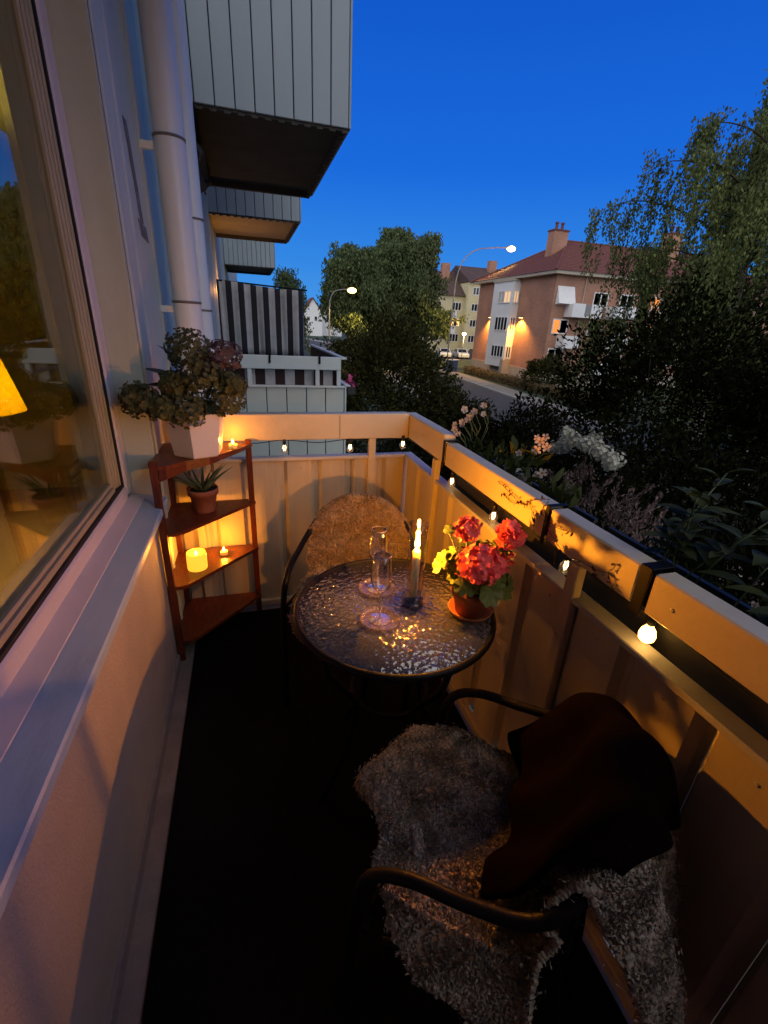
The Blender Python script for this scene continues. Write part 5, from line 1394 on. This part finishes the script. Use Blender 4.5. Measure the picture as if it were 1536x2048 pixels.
# ------------------------------------------------------------------ cars, cabinet
def car(label, loc, rz, paint):
    t = thing('parked_car', label, 'car', loc, rz, group='cars parked by the yellow block')
    side = [(-2.1, 0.30), (-2.12, 0.62), (-2.0, 0.80), (-1.2, 0.92), (-0.55, 1.40), (0.95, 1.43), (1.75, 0.98), (2.05, 0.90), (2.12, 0.55), (2.08, 0.28)]
    vs = []; n = len(side)
    for (yy, k) in ((-0.86, 0.0), (-0.80, 1.0), (0.80, 1.0), (0.86, 0.0)):
        for (x, z) in side:
            inset = (z - 0.92) / 0.5 * 0.16 if z > 0.92 else 0
            vs.append((x * (1 - 0.0), (abs(yy) - inset - (0.0 if k == 0 else 0.0)) * (1 if yy > 0 else -1), z + 0.0))
    vs = []
    for s in (-1, 1):
        for (x, z) in side:
            inset = max(0, (z - 0.92)) / 0.5 * 0.17
            vs.append((x, s * (0.86 - inset), z))
    fs = [tuple(range(n - 1, -1, -1)), tuple(range(n, 2 * n))] + [(k, (k + 1) % n, n + (k + 1) % n, n + k) for k in range(n)]
    body = MB().add(vs, fs).build('body', paint, t)
    for s in (-1, 1):
        MB().add([(-1.0, s * 0.865, 0.97), (-0.5, s * 0.715, 1.34), (0.9, s * 0.715, 1.36), (1.5, s * 0.855, 1.0)], [(0, 1, 2, 3)]).build('side_window', 'far_glass', t)
        for x in (-1.3, 1.3):
            w_ = MB().lathe([(0, -0.1), (0.27, -0.1), (0.32, -0.07), (0.32, 0.07), (0.27, 0.1), (0, 0.1)], 18)
            w_.v = [(a, c, b) for a, b, c in w_.v]
            o = w_.build('wheel', 'tyre', t, True, (x, s * 0.80, 0.32))
            h_ = MB().lathe([(0, 0.0), (0.18, 0.0), (0.19, -0.02)], 12); h_.v = [(a, s * (c + 0.105), b) for a, b, c in h_.v]; h_.build('rim', 'alu_cup', o, True)
        MB().box(-2.125, -2.06, s * 0.62 - 0.14, s * 0.62 + 0.14, 0.64, 0.76).build('headlight', 'white_metal', t)
        MB().box(2.05, 2.115, s * 0.66 - 0.1, s * 0.66 + 0.1, 0.7, 0.82).build('tail_light', 'roof_tile', t)
    MB().add([(-1.17, -0.74, 0.945), (-1.17, 0.74, 0.945), (-0.585, 0.62, 1.39), (-0.585, -0.62, 1.39)], [(0, 1, 2, 3)]).build('windscreen', 'far_glass', t)
    return t
car('white car parked in front of the yellow block', (30.4, 70.5, GZ + 0.012), R_(75), 'car_white')
car('second pale car parked nearer the street lamp pole', (33.3, 70.5, GZ + 0.012), R_(80), 'car_white')
car('dark blue car parked right of the pale ones', (36.2, 71.0, GZ + 0.012), R_(80), 'car_blue')
cb_ = thing('utility_cabinet', 'dark grey utility cabinet at the foot of the tall street lamp', 'cabinet', (21.4, 47.2, GZ))
MB().bevbox(-0.6, 0.6, -0.25, 0.25, 0, 1.3, 0.03).build('body', 'car_blue', cb_); MB().bevbox(-0.66, 0.66, -0.31, 0.31, 1.301, 1.38, 0.02).build('lid', 'white_metal', cb_)
MB().box(-0.005, 0.005, -0.256, -0.251, 0.05, 1.25).build('door_seam', 'joint_dark', cb_)

# ------------------------------------------------------------------ vegetation
def weeping_birch(label, base, top, crown, seed, n_limb, n_strand, per, leaf, m, bark='bark_white', slen=(0.8, 2.6), stems=((0, 0),), squash=1.0):
    """trunk(s), limbs that rise and arch over, and hanging strands of leaves"""
    r = np.random.default_rng(seed)
    t = thing('birch_tree', label, 'tree', base, group='birch trees')
    H = top - base[2]; zc0, rad = crown     # crown start height (above base), radius profile list
    limbs = []
    for (sx, sy) in stems:
        tp = [(sx, sy, 0), (sx * 1.1 + 0.1, sy * 1.1, H * 0.3), (sx * 1.4 - 0.1, sy * 1.3, H * 0.6), (sx * 1.2, sy, H * 0.93)]
        pts = smooth_path(tp, 20)
        MB().tube(pts, [0.022 * H * (1 - 0.9 * i / 20) * (1 if len(stems) == 1 else 0.75) + 0.01 for i in range(21)], 9).build('trunk', bark, t, True)
    br = MB(); tips = []
    for k in range(n_limb):
        f = (k + r.random()) / n_limb; z0 = zc0 * 0.8 + (H * 0.93 - zc0 * 0.8) * f
        s = stems[k % len(stems)]
        a = k * 2.399 + r.normal() * 0.3
        R = np.interp(z0 / H, [p[0] for p in rad], [p[1] for p in rad]) * r.uniform(0.55, 1.0)
        d = np.array((math.cos(a), math.sin(a) * squash, 0))
        p0 = np.array((s[0] * 1.3, s[1] * 1.2, z0 - R * 0.35)); rise = R * r.uniform(0.25, 0.6)
        pth = [p0, p0 + d * R * 0.35 + (0, 0, rise * 0.7), p0 + d * R * 0.75 + (0, 0, rise), p0 + d * R + (0, 0, rise * 0.75)]
        pp = smooth_path([tuple(q) for q in pth], 10)
        br.tube(pp, [max(0.008, 0.006 * H * (1 - 0.9 * i / 10) * (1 - 0.5 * f)) for i in range(11)], 5)
        limbs.append([np.array(q) for q in pp])
    br.build('branches', 'bark_dark', t, True)
    P = []; A = []
    for k in range(n_strand):
        pp = limbs[r.integers(len(limbs))]; x = min(0.999, r.random() ** 0.6) * 10; i = int(x)
        q = pp[i] * (1 - x + i) + pp[i + 1] * (x - i) + r.normal(size=3) * (0.28, 0.28, 0.15) * (leaf * 5)
        L = r.uniform(*slen); sway = r.normal(size=2) * 0.12; n = int(per * (0.5 + L / slen[1]))
        tt = np.sort(r.random(n)); c = np.stack([q[0] + sway[0] * tt * L + r.normal(size=n) * leaf * 0.75, q[1] + sway[1] * tt * L + r.normal(size=n) * leaf * 0.9, q[2] - tt * L + 0.12 * L], 1)
        P.append(c); A.append(np.stack([r.normal(size=n) * 0.45, r.normal(size=n) * 0.45, -np.ones(n)], 1))
    P = np.concatenate(P); A = np.concatenate(A); ok = P[:, 2] > 0.3
    P, A = P[ok], A[ok]
    V, F = leaf_quads(P, A, leaf * r.uniform(0.8, 1.4, len(P)), leaf * 0.62, seed)
    fo_ = link('foliage', np_mesh('foliage', V, F), m, t); stuff(fo_)
    return t
weeping_birch('tall weeping birch overhanging the brick block on the right', (16.4, 13.2, GZ), 9.5, (3.5, [(0.2, 4.6), (0.45, 5.6), (0.7, 5.2), (0.9, 3.6), (1.0, 1.4)]), 21, 34, 640, 95, 0.11, 'leaf_birch', slen=(0.9, 3.2))
weeping_birch('second weeping birch, its crown cut off by the right edge', (19.4, 13.4, GZ), 11.6, (4.5, [(0.2, 4.4), (0.45, 5.2), (0.7, 4.8), (0.9, 3.4), (1.0, 1.2)]), 27, 32, 620, 90, 0.12, 'leaf_birch', slen=(0.9, 3.4))
weeping_birch('broad weeping birch behind the smaller street lamp, right half', (19.2, 61.0, GZ), 13.0, (7.0, [(0.2, 4.6), (0.5, 5.2), (0.75, 4.2), (0.92, 2.4), (1.0, 0.8)]), 5, 50, 1700, 40, 0.36, 'leaf_mid', slen=(1.0, 3.6), stems=((-0.6, 0), (0.5, 0.4), (1.6, -0.3)))
weeping_birch('lower weeping birch behind the smaller street lamp, left half', (13.4, 59.0, GZ), 10.2, (6.4, [(0.2, 4.2), (0.5, 4.6), (0.8, 3.0), (1.0, 0.8)]), 9, 40, 1300, 38, 0.36, 'leaf_mid', slen=(1.0, 3.2), stems=((-0.4, 0), (0.6, 0.3)))
weeping_birch('distant tree peeking out beside the third upper balcony', (4.0, 46.0, GZ), 6.3, (2.5, [(0.2, 1.8), (0.6, 1.9), (1.0, 0.5)]), 14, 26, 300, 26, 0.22, 'leaf_mid', slen=(0.6, 1.8))

def bush(name, label, base, rx, ry, h, seed, n, leaf, m, cat='bush', lob=0.35, group='dark garden shrubs', flower=None):
    """stems plus leaves spread in a lumpy shell-and-core volume"""
    r = np.random.default_rng(seed)
    t = thing(name, label, cat, base, group=group)
    st = MB()
    for k in range(9):
        a = k * 0.7 + r.random(); e = (math.cos(a) * rx * 0.6, math.sin(a) * ry * 0.6, h * r.uniform(0.55, 0.85))
        st.tube(smooth_path([(math.cos(a) * 0.12, math.sin(a) * 0.12, 0), (e[0] * 0.5, e[1] * 0.5, e[2] * 0.55), e], 6), [0.03, 0.028, 0.024, 0.02, 0.016, 0.012, 0.006], 5)
    st.build('branches', 'bark_dark', t, True)
    d = norm(r.normal(size=(n, 3))); d[:, 2] = np.abs(d[:, 2]) * np.where(r.random(n) < 0.25, -0.7, 1)
    ph = r.random(6) * 6
    lump = 1 + lob * (np.sin(d[:, 0] * 5 + ph[0]) * np.sin(d[:, 1] * 5 + ph[1]) * 0.6 + np.sin(d[:, 2] * 7 + d[:, 0] * 4 + ph[2]) * 0.4) + 0.10 * np.sin(d[:, 0] * 17 + ph[3]) * np.sin(d[:, 1] * 15 + ph[4])
    rad = (0.45 + 0.55 * r.random(n) ** 0.45) * lump
    P = d * rad[:, None] * np.array((rx, ry, h * 0.55)) + np.array((0, 0, h * 0.5))
    ok = P[:, 2] > 0.03; P = P[ok]; d = d[ok]
    A = norm(d * 0.8 + r.normal(size=P.shape) * 0.6 + np.array((0, 0, 0.2)))
    V, F = leaf_quads(P, A, leaf * r.uniform(0.7, 1.4, len(P)), leaf * 0.5, seed)
    stuff(link('foliage', np_mesh('foliage', V, F), m, t))
    return t
bush('garden_bush', 'big dark bush beside the neighbouring balcony', (3.5, 11.6, GZ), 1.75, 1.8, 4.35, 31, 16000, 0.115, 'leaf_bush')
bush('garden_bush', 'dark bush right of the biggest one, reaching toward the road', (5.3, 11.9, GZ), 1.3, 1.4, 2.8, 32, 11000, 0.115, 'leaf_bush')
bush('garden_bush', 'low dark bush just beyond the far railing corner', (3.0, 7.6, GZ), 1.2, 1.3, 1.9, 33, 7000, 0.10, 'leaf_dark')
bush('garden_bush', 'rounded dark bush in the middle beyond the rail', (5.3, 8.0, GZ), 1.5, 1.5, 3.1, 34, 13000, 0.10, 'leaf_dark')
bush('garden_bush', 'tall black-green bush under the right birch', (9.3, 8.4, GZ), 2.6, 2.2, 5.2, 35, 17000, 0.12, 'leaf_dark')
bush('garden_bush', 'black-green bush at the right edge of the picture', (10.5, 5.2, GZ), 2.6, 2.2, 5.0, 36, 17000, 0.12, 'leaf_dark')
bush('garden_bush', 'dark bush at the foot of the brick block', (23.9, 33.6, GZ), 2.0, 1.6, 2.6, 37, 5000, 0.2, 'leaf_bush')
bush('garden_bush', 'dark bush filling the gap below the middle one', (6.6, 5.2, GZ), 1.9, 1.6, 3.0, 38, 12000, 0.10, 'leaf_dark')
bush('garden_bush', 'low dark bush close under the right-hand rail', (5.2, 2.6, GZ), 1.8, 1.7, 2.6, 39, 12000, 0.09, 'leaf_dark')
bush('garden_bush', 'dark bush half hidden by the yellow block', (37.5, 66.0, GZ), 1.8, 1.5, 3.4, 40, 2500, 0.3, 'leaf_bush')
bush('garden_bush', 'dark shrub below the smaller street lamp', (10.5, 44.0, GZ), 3.0, 3.0, 3.4, 41, 5000, 0.26, 'leaf_bush')
bush('garden_bush', 'dark shrub in front of the birch trunks', (16.2, 50.0, GZ), 3.6, 2.2, 2.9, 42, 5000, 0.26, 'leaf_bush')
# clipped hedge along the pavement
hd = thing('clipped_hedge', 'low brown-green hedge along the pavement below the brick block', 'hedge', (22.9, 36, GZ))
r = np.random.default_rng(50); n = 16000
P_ = np.stack([r.uniform(-0.55, 0.55, n), r.uniform(-11, 11.5, n), r.uniform(0, 0.72, n) + 0.06 * r.normal(size=n)], 1)
P_[:, 0] += 0.05 * P_[:, 1]
V, F = leaf_quads(P_, r.normal(size=P_.shape), 0.14, 0.09, 50)
stuff(link('foliage', np_mesh('foliage', V, F), 'leaf_hedge', hd))
# white-flowering shrub with faded brown plumes
ws = bush('flowering_shrub', 'shrub with white blossom clusters and faded brown plumes', (3.75, 3.95, GZ), 1.0, 0.95, 3.25, 61, 7000, 0.075, 'leaf_dark', 'shrub', group='flowering shrubs')
r = np.random.default_rng(62)
pl_ = []
wf_ = floret('white_floret', 0.028, 'white_bloom', 4, 0.2)
for k in range(17):
    f = k / 16
    c = Vector((-0.25 + 0.10 * r.normal(), 0.50 - 1.0 * f + 0.05 * r.normal(), 3.38 + 0.11 * math.sin(f * 3.0) + 0.06 * r.normal()))
    pl_ = []
    for d in sphere_dirs(26, -0.6, k): pl_.append((c + d * 0.085 * r.uniform(0.6, 1.1), d, r.uniform(0.7, 1.2)))
    merge_florets('flower_head', wf_, pl_, 'white_bloom', ws)
for k in range(26):
    f = r.random()
    c = np.array((-0.45 + 0.12 * r.normal(), 0.05 - 1.25 * f, 3.22 - 0.16 * f + 0.06 * r.normal())); n = 90
    tt = r.random(n); dd = np.array((0.10 * r.normal() - .05, 0.10 * r.normal() - 0.05, 0.30 + .1 * r.random()))
    p = c + dd * tt[:, None] - np.array((0, 0, 0.2)) + r.normal(size=(n, 3)) * (0.035 * (1 - tt * 0.7))[:, None]
    V, F = leaf_quads(p, np.tile(dd, (n, 1)) + r.normal(size=(n, 3)) * 0.12, 0.045, 0.014, 70 + k)
    stuff(link('plume', np_mesh('plume', V, F), 'brown_plume', ws))
# pale blossoms on the shrub at the right edge
ps = bush('flowering_shrub', 'dark shrub dotted with pale blossoms at the right edge', (6.3, 3.15, GZ), 1.1, 1.2, 2.3, 63, 7000, 0.08, 'leaf_dark', 'shrub', group='flowering shrubs')
for k in range(60):
    c = Vector((-0.8 + 0.3 * r.normal(), -0.1 + 0.5 * r.normal(), 1.75 + 0.28 * r.normal()))
    merge_florets('flower_head', wf_, [(c + d * 0.04, d, 0.9) for d in sphere_dirs(5, -0.3, k)], 'pale_petal', ps)
# pink flowers hanging on the neighbour's balcony corner
pk = thing('pink_flowers', 'small pink flowers hanging at the corner of the neighbouring balcony', 'flowers', (1.02, 4.7, 0.93))
mat('hot_pink', (0.60, 0.10, 0.22), rough=0.7, var=0.2, scale=20, trans=0.2)
merge_florets('flower_head', floret('pink_small', 0.02, 'hot_pink', 5, 0.3), [(Vector((0.02 + 0.03 * r.normal(), 0.25 * r.random(), 0.04 + 0.03 * r.normal())), Vector(r.normal(size=3)), 1.0) for _ in range(45)], 'hot_pink', pk)
MB().box(-0.03, 0.05, 0.0, 0.3, -0.08, 0.0).build('pot', 'black_plastic', pk)
